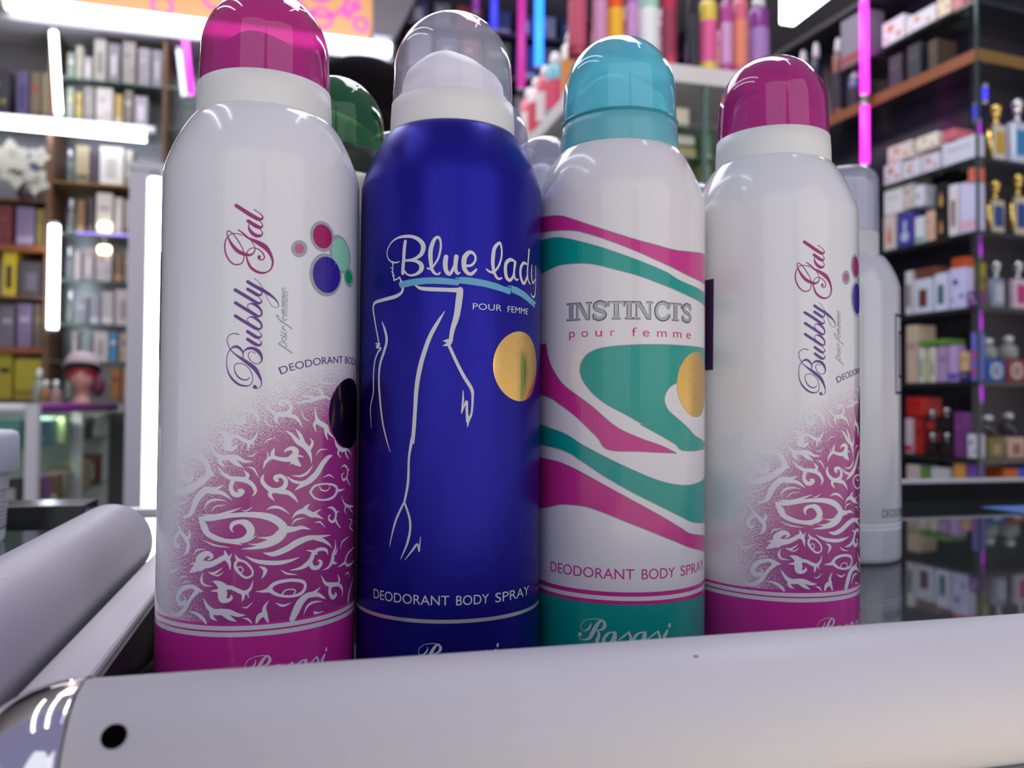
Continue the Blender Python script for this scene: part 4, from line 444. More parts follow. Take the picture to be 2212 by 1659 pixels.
def pfem(bm):
    for ch, (a, _, b2, _2) in LB['pfem']:
        sub = bmesh.new(); put_text(sub, ch, a/100, b2/100, 98.2, 2.6)
        me = bpy.data.meshes.new('tmp'); sub.to_mesh(me); sub.free(); bm.from_mesh(me); bpy.data.meshes.remove(me)
prt('subtitle_lettering', b, pinkk, pfem, .06)
prt('caption_lettering', b, pinkk, lambda bm: (put_text(bm, 'DEODORANT', -25.2, 1.3, 30.0, 3.05), put_text(bm, 'BODY', 3.4, 14.0, 30.0, 3.05), put_text(bm, 'SPRAY', 16.2, 30.2, 30.05, 3.05)), .06)
prt('seal_sticker', b, gold_foil, lambda bm: ellipse(bm, 24.0, 85.0, 9.5, 9.6), .10)
prt('seal_engraving', b, mat('pale_gold'), lambda bm: seal_detail(bm, 19.0, 84), .13)
obj('collar_ring', lt(mm([(18.0, 165.9), (18.35, 166.0), (18.35, 166.7), (17.9, 166.8)]), seg=96), mat('deep_aqua', (.02, .26, .34), .2), t, True)
prt('rule_stripe', b, pinkk, band(-83, 83, 25.2, 26.4), .05)
prt('rule_stripe', b, pinkk, band(-83, 83, 22.9, 24.0), .05)
prt('teal_foot', b, teal, band(-83, 83, 1.6, 22.9), .05)
maker(b, silver_ink, -14.64, 18.53, 1.0)

# ---------------------------------------------------------------- cans behind
can('cream deodorant can with translucent green cap behind the blue can', P((10.3, 296.8)), mat('pale_cream_lacquer', (.66, .64, .42), .25), green_cap, mat('olive_collar', (.035, .045, .02), .35), inner=mat('olive_nozzle', (.30, .33, .08), .4))
can('white deodorant can with hazy clear cap just behind the blue can', P((64.4, 298.4)), mat('pearl_lacquer', (.62, .62, .70), .25, .2), haze_cap, mat('pearl_collar', (.60, .60, .66), .35), inner=ivory_plastic)
can('pearl deodorant can with hazy clear cap behind the aqua capped can', P((101.6, 338.4)), mat('pearl_lacquer'), haze_cap, mat('pearl_collar'), inner=ivory_plastic)
can('white deodorant can with hazy cap, hidden beyond the green capped can', P((37.6, 350.0)), mat('pearl_lacquer'), haze_cap, mat('pearl_collar'), inner=ivory_plastic)
can('pearl deodorant can hidden behind the gap beside the second pink capped can', P((199.7, 386.0)), mat('pearl_lacquer'), haze_cap, mat('pearl_collar'), inner=ivory_plastic)
silver_body = mat('satin_white_lacquer', (.66, .665, .68), .2, .15, coat=.3)
t, b, c = can('silver-white tall deodorant can with hazy straight cap, standing on bare glass', P((280.8, 377.8)), silver_body, haze_cap, mat('satin_grey_collar', (.58, .59, .58), .35), cap_prof=TALLCAP, nozzle=False)
obj('inner_cap', lt(mm([(13.9, 170), (13.9, 194), (13.4, 197), (11, 199), (0, 199.5)]), seg=64), mat('white_inner', (.72, .73, .76), .4), t, True)
dark_ink = mat('dark_ink', (.03, .028, .05), .3)
prt('caption_lettering', b, dark_ink, lambda bm: put_text(bm, 'DEODORANT BODY SPRAY', 7.6, 62, 23.4, 4.2), .06)
prt('rule_stripe', b, mat('white_rule', (.85, .85, .87), .15), band(-83, 83, 18.9, 20.2), .07)
prt('rule_stripe', b, mat('white_rule'), band(-83, 83, 16.9, 18.2), .07)
def frame2(bm):
    for (u0, v0, u1, v1, wd) in ((18.6, 86, 52, 125.6, 1.5), (22.6, 94.4, 48, 117, 1.3)):
        for q in ([(u0, v0), (u1, v0)], [(u1, v0), (u1, v1)], [(u1, v1), (u0, v1)], [(u0, v1), (u0, v0)]):
            (a, b_), (c_, d) = q; h = wd / 2
            poly2d(bm, [(min(a, c_) - h, min(b_, d) - h), (max(a, c_) + h, min(b_, d) - h), (max(a, c_) + h, max(b_, d) + h), (min(a, c_) - h, max(b_, d) + h)])
prt('label_frame', b, mat('plum_ink'), frame2, .06)

# ================================================================ counter
def speckled_white(name, col):
    m = mat(name, col, .46, .0); nt = m.node_tree; b = nt.nodes['Principled BSDF']
    tc = nt.nodes.new('ShaderNodeTexCoord'); v = nt.nodes.new('ShaderNodeTexVoronoi'); v.inputs['Scale'].default_value = 42
    mp = nt.nodes.new('ShaderNodeMapping'); mp.inputs['Scale'].default_value = (1, 1.7, 1.7); mp.inputs['Rotation'].default_value = (0, .5, .9)
    nz = nt.nodes.new('ShaderNodeTexNoise'); nz.inputs['Scale'].default_value = 600
    r = nt.nodes.new('ShaderNodeMapRange'); r.inputs['From Min'].default_value = .02; r.inputs['From Max'].default_value = .028
    mx = nt.nodes.new('ShaderNodeMix'); mx.data_type = 'RGBA'
    nt.links.new(tc.outputs['Object'], mp.inputs[0]); nt.links.new(mp.outputs[0], v.inputs['Vector'])
    nt.links.new(v.outputs['Distance'], r.inputs['Value']); nt.links.new(r.outputs[0], mx.inputs[0])
    mx.inputs[6].default_value = (.16, .13, .15, 1); mx.inputs[7].default_value = (*lin(col), 1)
    nt.links.new(mx.outputs[2], b.inputs['Base Color'])
    return m
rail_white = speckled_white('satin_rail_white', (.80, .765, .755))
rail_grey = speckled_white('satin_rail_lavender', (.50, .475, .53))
strip_white = mat('strip_white', (.68, .63, .66), .42, noise=90)
chrome = mat('chrome', (.92, .90, .88), .06, 1.0)
black_rubber = mat('black_rubber', (.012, .012, .013), .55, noise=60)
dark_panel = mat('dark_panel', (.030, .033, .038), .4, noise=30)
white_panel = mat('white_laminate', (.75, .75, .77), .4, noise=20)
glass = clear_mat('sheet_glass', (.90, .94, .93), .05, (.5, .55, .55), .02, 1.8)
alu = mat('brushed_aluminium', (.60, .60, .63), .35, .7, noise=120)

dc = thing('display_counter', 'glass-topped display counter with white round front rail carrying the spray cans', 'display counter', (0, 0, 0))
Z = lambda z: T + z / 1000
def m3(v): return v / 1000
obj('glass_top', bx(-.0430, 1.9, .150, .585, Z(-8), Z(0)), glass, dc)
cb = bmesh.new(); box(cb, -.04, 1.9, .160, .580, .05, Z(-60)); obj('cabinet_body', cb, dark_panel, dc)
obj('front_panel', bx(-.04, 1.9, .1405, .1595, .05, Z(-.6)), white_panel, dc)
obj('back_edge', bx(-.047, 1.9, .5855, .606, .05, Z(14)), mat('black_edge', (.008, .008, .009), .6, spec=.15, noise=40), dc)
obj('back_trim', bx(-.047, 1.9, .586, .605, Z(14.2), Z(16.4)), alu, dc)
fr = obj('front_rail', tb([(-.035 + i * 1.935 / 12, .1537, Z(15.6)) for i in range(13)], .0156, seg=64), rail_white, dc)
hb = bmesh.new()
hc = Vector((-.0279, .1537, Z(15.6))); hd = Vector((0, .1422 - .1537, (26.1 - 15.6) / 1000)).normalized()
ra = Vector((1, 0, 0)); rb = hd.cross(ra)
vs = [hb.verts.new(hc + hd * (.01545 + .0004 * 0) + ra * .0020 * cos(k*pi/12) + rb * .0020 * sin(k*pi/12)) for k in range(24)]
vt = [hb.verts.new(hc + hd * .01572 + ra * .0019 * cos(k*pi/12) + rb * .0019 * sin(k*pi/12)) for k in range(24)]
for k in range(24): hb.faces.new((vs[k], vs[(k+1) % 24], vt[(k+1) % 24], vt[k]))
hb.faces.new(vt)
obj('screw_hole', hb, mat('hole_black', (.003, .002, .002), .9, spec=0), fr)
sr = obj('side_rail', bx(-.0555, -.0432, .172, .585, Z(-6), Z(19.0), bev=.0010), strip_white, dc)
obj('gasket', bx(-.0430, -.0420, .173, .584, Z(0.2), Z(17.6)), black_rubber, sr)
ch = bmesh.new()
bmesh.ops.create_uvsphere(ch, u_segments=48, v_segments=32, radius=1)
for v in ch.verts: v.co = Vector((-.0352 + min(0, v.co.x) * .0200, .1537 + v.co.y * .0163, Z(15.6) + v.co.z * .0160))
bmesh.ops.remove_doubles(ch, verts=ch.verts[:], dist=1e-5)
obj('corner_cap', ch, chrome, dc, True)
obj('corner_post', tb([(-.0440, .1537, .05), (-.0440, .1537, Z(8))], .0100, seg=32), chrome, dc)

# black cloth bunched beside the cans
cl = bmesh.new(); rnd = random.Random(3)
n_ = 22
gr = [[None] * (n_ + 1) for _ in range(n_ + 1)]
for i in range(n_ + 1):
    for j in range(n_ + 1):
        a = i / n_; q = j / n_
        x = -.0412 + a * (.0032 + .0045 * (1 - sin(pi * min(1, q * 1.05)))) + .0006 * sin(q * 9 + 1) * a
        y = .176 + q * .150
        z = .0008 + .014 * (sin(pi * a) ** .7) * (.65 + .35 * sin(q * 7.0 + a * 2)) * min(1, q * 6) * min(1, (1 - q) * 6)
        gr[i][j] = cl.verts.new((x, y, T + z))
for i in range(n_):
    for j in range(n_): cl.faces.new((gr[i][j], gr[i+1][j], gr[i+1][j+1], gr[i][j+1]))
bmesh.ops.solidify(cl, geom=cl.faces[:], thickness=.0006)
ob = obj('black_cloth', cl, mat('black_fabric', (.018, .016, .016), .8, noise=300), None, True)
tag(ob, 'crumpled black cloth tucked between the side rail and the white can', 'cloth')

# second counter beside it
nc = thing('display_counter', 'neighbouring glass counter with thick white round rail, holding the white tub', 'display counter')
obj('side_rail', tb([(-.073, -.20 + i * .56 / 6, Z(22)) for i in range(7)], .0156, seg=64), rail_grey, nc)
obj('end_cap', tb([(-.073, .3602, Z(22)), (-.073, .3622, Z(22))], .0152, seg=48), chrome, nc)
obj('glass_top', bx(-1.2, -.0605, -.2, .575, Z(-2), Z(6)), glass, nc)
obj('cabinet_body', bx(-1.2, -.065, -.19, .565, .05, Z(-40)), dark_panel, nc)
obj('inner_shelf', bx(-1.19, -.066, -.18, .56, Z(-39.5), Z(-36)), mat('pale_green_panel', (.30, .36, .33), .5, noise=15), nc)
obj('back_trim', bx(-1.2, -.0605, .5755, .588, Z(-2), Z(9)), alu, nc)

# white tub and flat black box on it
tubm = mat('white_tub_plastic', (.66, .67, .72), .4, noise=200)
tt = thing('plastic_tub', 'white plastic tub with screw lid and maroon print on the neighbouring counter', 'tub', (-.1768, .4730, Z(6.1)))
obj('body', lt(mm([(0, 0), (27, 0), (29, 1), (29.6, 3), (31, 34), (31, 36.5), (0, 36.5)]), seg=96), tubm, tt, True)
obj('lid', lt(mm([(0, 36.6), (34.5, 36.6), (35.2, 37.5), (35.2, 54), (34.4, 56.4), (32, 57.4), (0, 57.6)]), seg=96), mat('lid_plastic', (.64, .65, .74), .42, noise=200), tt, True)
mar = mat('maroon_ink', (.10, .02, .04), .4)
def on_tub(bm, off=.08):
    us = [v.co.x for v in bm.verts]; k = math.ceil(min(us) / 1.3)
    while k * 1.3 < max(us):
        bmesh.ops.bisect_plane(bm, geom=bm.verts[:] + bm.edges[:] + bm.faces[:], plane_co=(k*1.3, 0, 0), plane_no=(1, 0, 0)); k += 1
    for v in bm.verts:
        R = 29.55 + (v.co.y - 3) * .0452 + off
        v.co = Vector((R * sin(v.co.x / 30.3) / 1000, -R * cos(v.co.x / 30.3) / 1000, v.co.y / 1000))
    return bm
rb_ = bmesh.new()
for v0, v1 in ((27.0, 27.5), (26.0, 26.3)): poly2d(rb_, [(-60, v0), (60, v0), (60, v1), (-60, v1)])
for v0, v1 in ((7.2, 8.4),): poly2d(rb_, [(-60, v0), (60, v0), (60, v1), (-60, v1)])
obj('rule_stripe', on_tub(rb_), mar, tt)
tx = bmesh.new(); put_text(tx, 'BYCI', 35, 49, 22.6, 2.6); 
rnd = random.Random(8)
for k, v0 in enumerate((20.6, 18.2, 16.0, 13.8, 11.6, 9.6)):   # lines of print too fine to read: rows of short dashes
    u = 22.0
    while u < 50:
        l = rnd.uniform(1.2, 3.4); poly2d(tx, [(u, v0), (u + l, v0), (u + l, v0 + .75), (u, v0 + .75)]); u += l + .8
obj('label_lettering', on_tub(tx, .1), mar, tt)
bk = obj('flat_box', bx(-.172, -.118, .512, .545, Z(6.1), Z(20), bev=.0008), mat('black_gloss_card', (.012, .012, .014), .18, noise=30))
tag(bk, 'glossy black flat box behind the white tub', 'box')
cdn = obj('blue_card', bx(.520, .600, .470, .535, Z(.2), Z(.9)), mat('blue_card', (.05, .16, .42), .5, noise=40))
tag(cdn, 'blue paper card lying flat on the counter glass', 'card')

# ================================================================ room
struct(obj('floor', bx(-3.5, 3.5, -.05, 6.0, -.05, 0), mat('floor_tile', (.30, .28, .27), .35, noise=4)))
struct(obj('ceiling', bx(-3.5, 3.5, .9, 6.0, 3.15, 3.25), mat('ceiling_paint', (.42, .40, .46), .8, noise=6)))
struct(obj('wall_back', bx(-3.5, 3.5, 5.2, 5.3, 0, 3.15), mat('back_wall_paint', (.05, .035, .10), .5, noise=5)))
struct(obj('wall_left', bx(-3.5, -3.4, .9, 5.2, 0, 3.15), mat('side_wall_paint', (.30, .27, .30), .6, noise=5)))
struct(obj('wall_right', bx(3.0, 3.1, .9, 5.2, 0, 3.15), mat('dark_wall_paint', (.04, .03, .07), .5, noise=5)))
bh = bmesh.new()
pr = [(.405, Z(1785)), (.60, Z(2195)), (.30, Z(2195)), (.305, Z(1785))]
f0 = [bh.verts.new((x, 3.80, z)) for x, z in pr]; f1 = [bh.verts.new((x, 4.4, z)) for x, z in pr]
bh.faces.new(f0); bh.faces.new(f1[::-1])
for i in range(4): bh.faces.new((f0[i], f0[(i+1) % 4], f1[(i+1) % 4], f1[i]))
bmesh.ops.recalc_face_normals(bh, faces=bh.faces)
struct(obj('beam', bh, mat('grey_soffit', (.20, .18, .21), .6, noise=8)))

LED = emat('cool_led', (.80, .86, 1.0), 9.0)
MAGT = emat('magenta_neon', (1.0, .03, .85), 2.6)
BLUT = emat('blue_neon', (.02, .22, 1.0), 3.0)
BLU2 = emat('deep_blue_glow', (.05, .05, 1.0), 1.2)
PURT = emat('purple_neon', (.30, .02, .45), .8)
def led(name, label, a, b, r, m, hold=None, hm=None, cat='light tube', square=False):
    """a lamp tube with end caps"""
    a, b = Vector(a), Vector(b); d = (b - a).normalized()
    t = thing(name, label, cat, tuple((a + b) / 2))
    mid = (a + b) / 2
    obj('tube', tb([a - mid, b - mid], r, seg=20), m, t)
    obj('end_cap', tb([a - mid - d * .012, a - mid - d * .0005], r * 1.05, seg=20), hm or alu, t)
    obj('end_cap', tb([b - mid + d * .0005, b - mid + d * .012], r * 1.05, seg=20), hm or alu, t)
    if hold is not None:
        h = Vector(hold); c = bmesh.new(); tube(c, [a - mid + h, b - mid + h], r * .9, seg=4); obj('channel', c, hm or alu, t)
    return t
# ---- back wall cabinet (front plane d = 3.90)
DL = 3.90
bc = thing('display_cabinet', 'tall back wall cabinet of glass shelves edged with white light tubes', 'display cabinet', (0, 0, 0))
brown = mat('brown_veneer', (.16, .075, .035), .5, noise=18); amber = mat('amber_edge', (.22, .125, .025), .5, noise=18); orange = mat('orange_strip', (.27, .075, .018), .5, noise=18)
gshelf = clear_mat('shelf_glass', (.80, .90, .86), .14, (.30, .38, .35), .05)
mirror = mat('smoky_mirror', (.22, .22, .23), .30, .6, noise=6)
obj('back_panel', bx(-1.60, -.30, DL + .235, DL + .25, .02, Z(1740)), mirror, bc)
obj('side_panel', bx(-1.075, -1.053, DL + .002, DL + .234, .02, Z(1740)), brown, bc)
obj('side_panel', bx(-.615, -.60, DL + .002, DL + .234, .02, Z(1740)), brown, bc)
obj('plinth', bx(-1.60, -.30, DL + .002, DL + .234, 0, .02), brown, bc)
for k, z in enumerate(IT['shB']):
    obj('shelf', bx(-1.052, -.616, DL + .002, DL + .234, Z(z - 9), Z(z - .5)), amber if k == 2 else gshelf, bc)
    if k < 2: obj('shelf', bx(-.599, -.32, DL + .002, DL + .234, Z(z - 9), Z(z - .5)), gshelf, bc)
for k, z in enumerate(IT['shA']):
    obj('shelf', bx(-1.60, -1.076, DL + .002, DL + .234, Z(z - 26 if k in (2, 4) else z - 9), Z(z - .5)), orange if k in (2, 4) else brown, bc)
obj('top_rail', bx(-1.60, .40, DL - .02, DL + .25, Z(1702), Z(1738)), mat('grey_rail', (.42, .40, .42), .5, noise=20), bc)
obj('middle_rail', bx(-1.60, -.64, DL - .03, DL - .001, Z(1268), Z(1292)), mat('white_rail', (.72, .72, .80), .4, noise=20), bc)
led('light_tube', 'long white light tube along the top of the back wall cabinet', (-1.223, DL - .058, Z(1758)), (.385, DL - .058, Z(1742)), .029, LED)
led('light_tube', 'long white light tube across the middle of the back wall cabinet', (-1.50, DL - .06, Z(1252)), (-.668, DL - .06, Z(1236)), .026, LED)
led('light_tube', 'upright white light tube on the upper divider of the back wall cabinet', (-1.045, DL - .050, Z(1655)), (-1.018, DL - .050, Z(1306)), .0145, LED)
led('light_tube', 'upright white light tube on the lower divider of the back wall cabinet', (-1.031, DL - .03, Z(829)), (-1.030, DL - .03, Z(385)), .020, LED)
led('neon_tube', 'short magenta neon tube under the long top light', (-.518, DL - .046, Z(1686)), (-.492, DL - .046, Z(1440)), .014, MAGT)
led('light_tube', 'short white light tube beside the magenta neon tube', (-.546, DL - .03, Z(1640)), (-.522, DL - .03, Z(1440)), .011, emat('soft_led', (.7, .85, 1), 2.2))
led('neon_tube', 'thin violet neon tube lying on a glass shelf of the back cabinet', (-.954, DL + .02, Z(812)), (-.732, DL + .02, Z(812)), .004, emat('violet_neon', (.35, .22, 1), 2.2))
for k, (z, n) in enumerate(((843, 'upper'), (742, 'lower'))):
    s = thing('spot_lamp', f'{n} of two small warm spot lamps in the back cabinet', 'lamp', (-.842, DL + .0085, Z(z)), group='warm spot lamps')
    obj('lens', flat_y(lathe(bmesh.new(), [(0, -.02), (.022, -.018), (.029, 0), (.022, .018), (0, .02)], seg=24), .27), emat('warm_lamp', (1, .80, .45), 6), s)
    obj('stem', bx(-.003, .003, -.003, .003, -.0355 if k == 0 else .0205, -.0205 if k == 0 else .0555), alu, s)
# illuminated orange panel above
sg = thing('lightbox_panel', 'glowing orange ceiling lightbox printed with pink circles', 'lightbox', (0, DL - .02, 0))
pb = bmesh.new(); pv = [(-1.35, Z(1768)), (.292, Z(1783)), (.352, Z(2195)), (-1.35, Z(2195))]
a_ = [pb.verts.new((x, 0, z)) for x, z in pv]; b_ = [pb.verts.new((x, .05, z)) for x, z in pv]
pb.faces.new(a_); pb.faces.new(b_[::-1])
for i in range(4): pb.faces.new((a_[i], a_[(i+1) % 4], b_[(i+1) % 4], b_[i]))
bmesh.ops.recalc_face_normals(pb, faces=pb.faces)
pm_ = emat('orange_glow', (1.0, .50, .17), .85)
obj('panel', pb, pm_, sg)
pinkg = emat('pink_glow', (1.0, .12, .62), .9)
def ringp(bm, x, z, r0, r1, n=40):
    A = [bm.verts.new((x + r0*cos(2*pi*i/n), -.0015, z + r0*sin(2*pi*i/n))) for i in range(n)]
    if r1 <= 0: bm.faces.new(A); return
    B = [bm.verts.new((x + r1*cos(2*pi*i/n), -.0015, z + r1*sin(2*pi*i/n))) for i in range(n)]
    for i in range(n): bm.faces.new((A[i], A[(i+1) % n], B[(i+1) % n], B[i]))
zb = 1783
for x, z, r0, r1 in [(.068, 2000, .135, .110), (.06, 2010, .072, .045), (.245, 2005, .028, 0), (.225, 1945, .028, 0), (.19, 1905, .026, 0), (.07, 1870, .055, .036), (.25, 1862, .040, .018), (-.02, 1850, .03, .02), (-.62, 1840, .05, .032), (-.86, 1880, .04, .026), (-.40, 1900, .055, .036), (-.20, 1870, .04, .026), (-1.05, 1900, .05, .03), (-.75, 1980, .06, .04)]:
    cb_ = bmesh.new(); ringp(cb_, x, Z(z), r0, r1); obj('circle_print', cb_, pinkg, sg)
obj('edge_trim', bx(-1.36, .30, -.004, .054, Z(1740), Z(1766)), alu, sg)

# ---- goods
def carton_parts(t, wd, dp, h, c, c2, motif, bev=.0012):
    cm = mat('card_' + c, c, .45, noise=60); c2m = mat('card_' + c2, c2, .45, noise=60)
    bm = bx(-wd/2, wd/2, 0, dp, 0, h, bev=min(bev, wd*.08))
    obj('body', bm, cm, t)
    pb = bmesh.new(); y = -.0006
    def rect(x0, x1, z0, z1):
        v = [pb.verts.new((x, yy, z)) for yy in (y,) for x, z in ((x0, z0), (x1, z0), (x1, z1), (x0, z1))]; pb.faces.new(v)
    def disc(x, z, r, r1=0, n=20):
        A = [pb.verts.new((x + r*cos(2*pi*i/n), y, z + r*sin(2*pi*i/n))) for i in range(n)]
        if not r1: pb.faces.new(A); return
        B = [pb.verts.new((x + r1*cos(2*pi*i/n), y, z + r1*sin(2*pi*i/n))) for i in range(n)]
        for i in range(n): pb.faces.new((A[i], A[(i+1) % n], B[(i+1) % n], B[i]))
    s = min(wd, h)
    if motif == 'dots':
        disc(-wd*.12, h*.66, s*.17); disc(wd*.26, h*.30, s*.12); disc(-wd*.30, h*.22, s*.08)
    elif motif == 'crescent':
        n = 16; pts = [(s*.28*cos(t_), s*.28*sin(t_)) for t_ in [pi*.35 + 1.35*pi*i/n for i in range(n+1)]] + [(s*.10 + s*.22*cos(t_), s*.22*sin(t_)) for t_ in [pi*1.62 - 1.24*pi*i/n for i in range(n+1)]]
        v = [pb.verts.new((x, y, h*.5 + z)) for x, z in pts]
        tri = tessellate_polygon([[Vector((x, z, 0)) for x, z in pts]])
        for a, b2, c3 in tri:
            try: pb.faces.new((v[a], v[b2], v[c3]))
            except ValueError: pass
    elif motif == 'ring': disc(0, h*.5, s*.38, s*.24); disc(0, h*.5, s*.10)
    elif motif == 'drop':
        n = 20; pts = [(s*.26*sin(t_)*(.5 - .5*cos(t_)), h*.30*cos(t_)) for t_ in [2*pi*i/n for i in range(n)]]
        v = [pb.verts.new((x, y, h*.48 + z)) for x, z in pts]; pb.faces.new(v)
    elif motif == 'flask': disc(0, h*.30, s*.26); rect(-s*.09, s*.09, h*.40, h*.78)
    elif motif == 'window': rect(-wd*.22, wd*.22, h*.18, h*.70)
    elif motif == 'squares': rect(-wd*.30, wd*.30, h*.10, h*.28); rect(-wd*.30, wd*.30, h*.44, h*.62)
    elif motif == 'band': rect(-wd*.46, wd*.46, h*.06, h*.24)
    else: rect(-wd*.34, wd*.34, h*.58, h*.70)
    bmesh.ops.recalc_face_normals(pb, faces=pb.faces)
    obj('front_print', pb, c2m, t)
    obj('lid_flap', bx(-wd*.47, wd*.47, dp*.03, dp*.96, h + .0002, h + .0009), cm, t)
gold = mat('polished_gold', (.78, .55, .16), .16, 1.0)
steel = mat('polished_steel', (.72, .72, .74), .14, 1.0)
def perfume_parts(t, wd, h, c, c2, goldcap=True):
    cap = gold if goldcap else steel; d = wd * .42; bh_ = h * .62
    obj('bottle', bx(-wd/2, wd/2, 0, d, 0, bh_, bev=wd*.07), mat('bottle_' + c, c, .12, .1, coat=.5, noise=30), t, False)
    obj('label', bx(-wd*.32, wd*.36, -.0008, -.0002, bh_*.18, bh_*.80), mat('label_' + c2, c2, .35, noise=50), t)
    if goldcap: obj('side_post', tb([(-wd*.5 - .003, d*.3, .002), (-wd*.5 - .003, d*.3, bh_*.98)], .0065, seg=16), gold, t)
    obj('neck', lt([(0, bh_), (wd*.14, bh_), (wd*.14, h*.76), (0, h*.76)], seg=24, cx=0, cy=d/2), cap, t)
    obj('cap', lt([(0, h*.76), (wd*.20, h*.76), (wd*.22, h*.80), (wd*.20, h*.85), (wd*.27, h*.87), (wd*.29, h*.93), (wd*.25, h*.985), (0, h)], seg=28, cx=0, cy=d/2), cap, t)
def flask_parts(t, wd, h, c):
    r = wd * .46
    g = clear_mat('flask_' + c, (.80, .84, .82), .45, c, .06)
    obj('bottle', lt([(0, 0), (r*.8, 0), (r, h*.08), (r, h*.40), (r*.86, h*.56), (r*.4, h*.64), (r*.36, h*.70), (0, h*.70)], seg=32, cx=0, cy=r), g, t)
    obj('stopper', lt([(0, h*.705), (r*.42, h*.705), (r*.56, h*.80), (r*.56, h*.92), (r*.3, h), (0, h)], seg=28, cx=0, cy=r), mat('stopper_glass', (.75, .78, .78), .10, .4), t)
def spray_parts(t, wd, h, c, c2):
    r = wd * .46; bd = mat('spray_' + c, c, .18, coat=.4, noise=30)
    obj('bottle', lt([(0, 0), (r*.92, 0), (r, .004), (r, h*.74), (r*.9, h*.78), (r*.45, h*.81), (0, h*.81)], seg=32, cx=0, cy=r), bd, t)
    obj('label', lt([(r*1.012, h*.10), (r*1.012, h*.56)], seg=32, cx=0, cy=r), mat('label_' + c2, c2, .4, noise=40), t)
    obj('cap', lt([(0, h*.812), (r*.62, h*.812), (r*.62, h*.87), (r*.50, h*.96), (r*.36, h), (0, h)], seg=28, cx=0, cy=r), mat('spray_cap_white', (.74, .70, .74), .35), t)
GROUPS = {'carton': 'cartons on the glass shelves', 'perfume': 'perfume bottles on the glass shelves', 'flask': 'round flasks on the glass shelves', 'spray': 'spray bottles on the shelves'}
NAMES = {'carton': 'perfume_carton', 'perfume': 'perfume_bottle', 'flask': 'glass_flask', 'spray': 'spray_bottle'}
def goods(kind, c, c2, wd, h, dp, loc, rz, label, motif='', goldcap=True):
    t = thing(NAMES[kind], label, {'carton': 'carton', 'perfume': 'perfume bottle', 'flask': 'flask', 'spray': 'spray bottle'}[kind], loc, rz, GROUPS[kind])
    if kind == 'carton': carton_parts(t, wd, dp, h, c, c2, motif)
    elif kind == 'perfume': perfume_parts(t, wd, h, c, c2, goldcap)
    elif kind == 'flask': flask_parts(t, wd, h, c)
    else: spray_parts(t, wd, h, c, c2)
    return t

# ---- glass corner cabinet near the counter
YC = radians(5.5624); OC = Vector((1.5224, 1.5700, 0))
ex = Vector((cos(YC), sin(YC), 0)); ey = Vector((-sin(YC), cos(YC), 0))
cc = thing('display_cabinet', 'glass corner cabinet with dark shelves of perfumes beside the counter', 'display cabinet', tuple(OC), YC)
dsh = clear_mat('dark_shelf_glass', (.55, .62, .60), .35, (.055, .06, .06), .06)
SZ = [1040, 915, 667, 493, 315, 140, -40, -210]
for z in SZ:
    o = -.5
    if z == 1040: obj('shelf', bx(.0, .46, 0, .446, Z(z - 9), Z(z + o)), dsh, cc)
    elif z == 915:
        s_ = obj('shelf', bx(.0, .46, 0, .75, Z(z - 12), Z(z + o)), dsh, cc)
        obj('shelf_strip', bx(-.004, -.0005, 0, .75, Z(z - 24), Z(z + 4)), orange, s_)
        obj('shelf_strip', bx(-.0004, .46, -.004, -.0005, Z(z - 24), Z(z + 4)), amber, s_)
    else: obj('shelf', bx(.0, .46, 0, .75, Z(z - 11), Z(z + o)), dsh, cc)
obj('core_panel', bx(.13, .455, .13, .745, .02, Z(1190)), mat('dark_core', (.030, .026, .045), .22, noise=5), cc)
obj('corner_edge', bx(-.003, .003, -.003, .003, .02, Z(1190)), clear_mat('edge_glass', (.5, .7, .66), .5, (.05, .10, .10), .1), cc)
obj('plinth', bx(0, .46, 0, .75, 0, .02), dark_panel, cc)
obj('top_panel', bx(0, .46, 0, .75, Z(1191), Z(1206)), dark_panel, cc)
def cpt(p, q, z): v = OC + ex * q + ey * p; return (v.x, v.y, Z(z) + .0004)
for side, kind, c, c2, a, b2, z, h, motif, label in IT['C']:
    wd = (b2 - a) / 1000; hh = max(h, 10) / 1000
    if z == 915 and a > 300: hh = min(hh, .112 if a < 455 else .26)
    if z == 1040: hh = min(hh, .140)
    nx = [q for q in SZ if q > z + 5]
    if nx and z != 915: hh = min(hh, (min(nx) - 26 - z) / 1000 if min(nx) == 915 else (min(nx) - 12.5 - z) / 1000)
    if z == -40 and 'under' in label: hh = min(hh, .090)
    if side == 'F' and kind == 'carton' and a < 130 and z == -210:
        a, b2 = {2: (86, 130), 58: (132, 170), 103: (172, 210)}.get(a, (172, 210) if a > 90 else (a, b2))
    elif side == 'F' and kind == 'carton' and a < 30: a, b2 = a + 80, b2 + 80
    mid = (a + b2) / 2000
    if side == 'L': loc = cpt(mid, .006, z); rz = YC - pi / 2
    else: loc = cpt(.006, mid + (.012 if kind == 'perfume' else 0), z); rz = YC
    if kind == 'spray': wd = min(wd, .05)
    if kind == 'perfume' and side == 'F': wd *= .8
    if side == 'F' and kind == 'carton' and ('yellow' in label or 'beige' in label): loc = cpt(.070, mid, z)
    goods(kind, c, c2, max(wd - .0032, .007), hh - .0016, (.026 if a < 62 else .064) if side == 'L' else .055, loc, rz, label, motif, goldcap=('gold' in label))
led('neon_tube', 'tall magenta neon tube upright on the glass corner cabinet', cpt(.332, -.018, 735), cpt(.332, -.018, 893), .011, MAGT)
led('neon_tube', 'magenta neon tube above the orange shelf strip of the corner cabinet', cpt(.332, -.018, 925), cpt(.334, -.018, 1180), .011, MAGT)
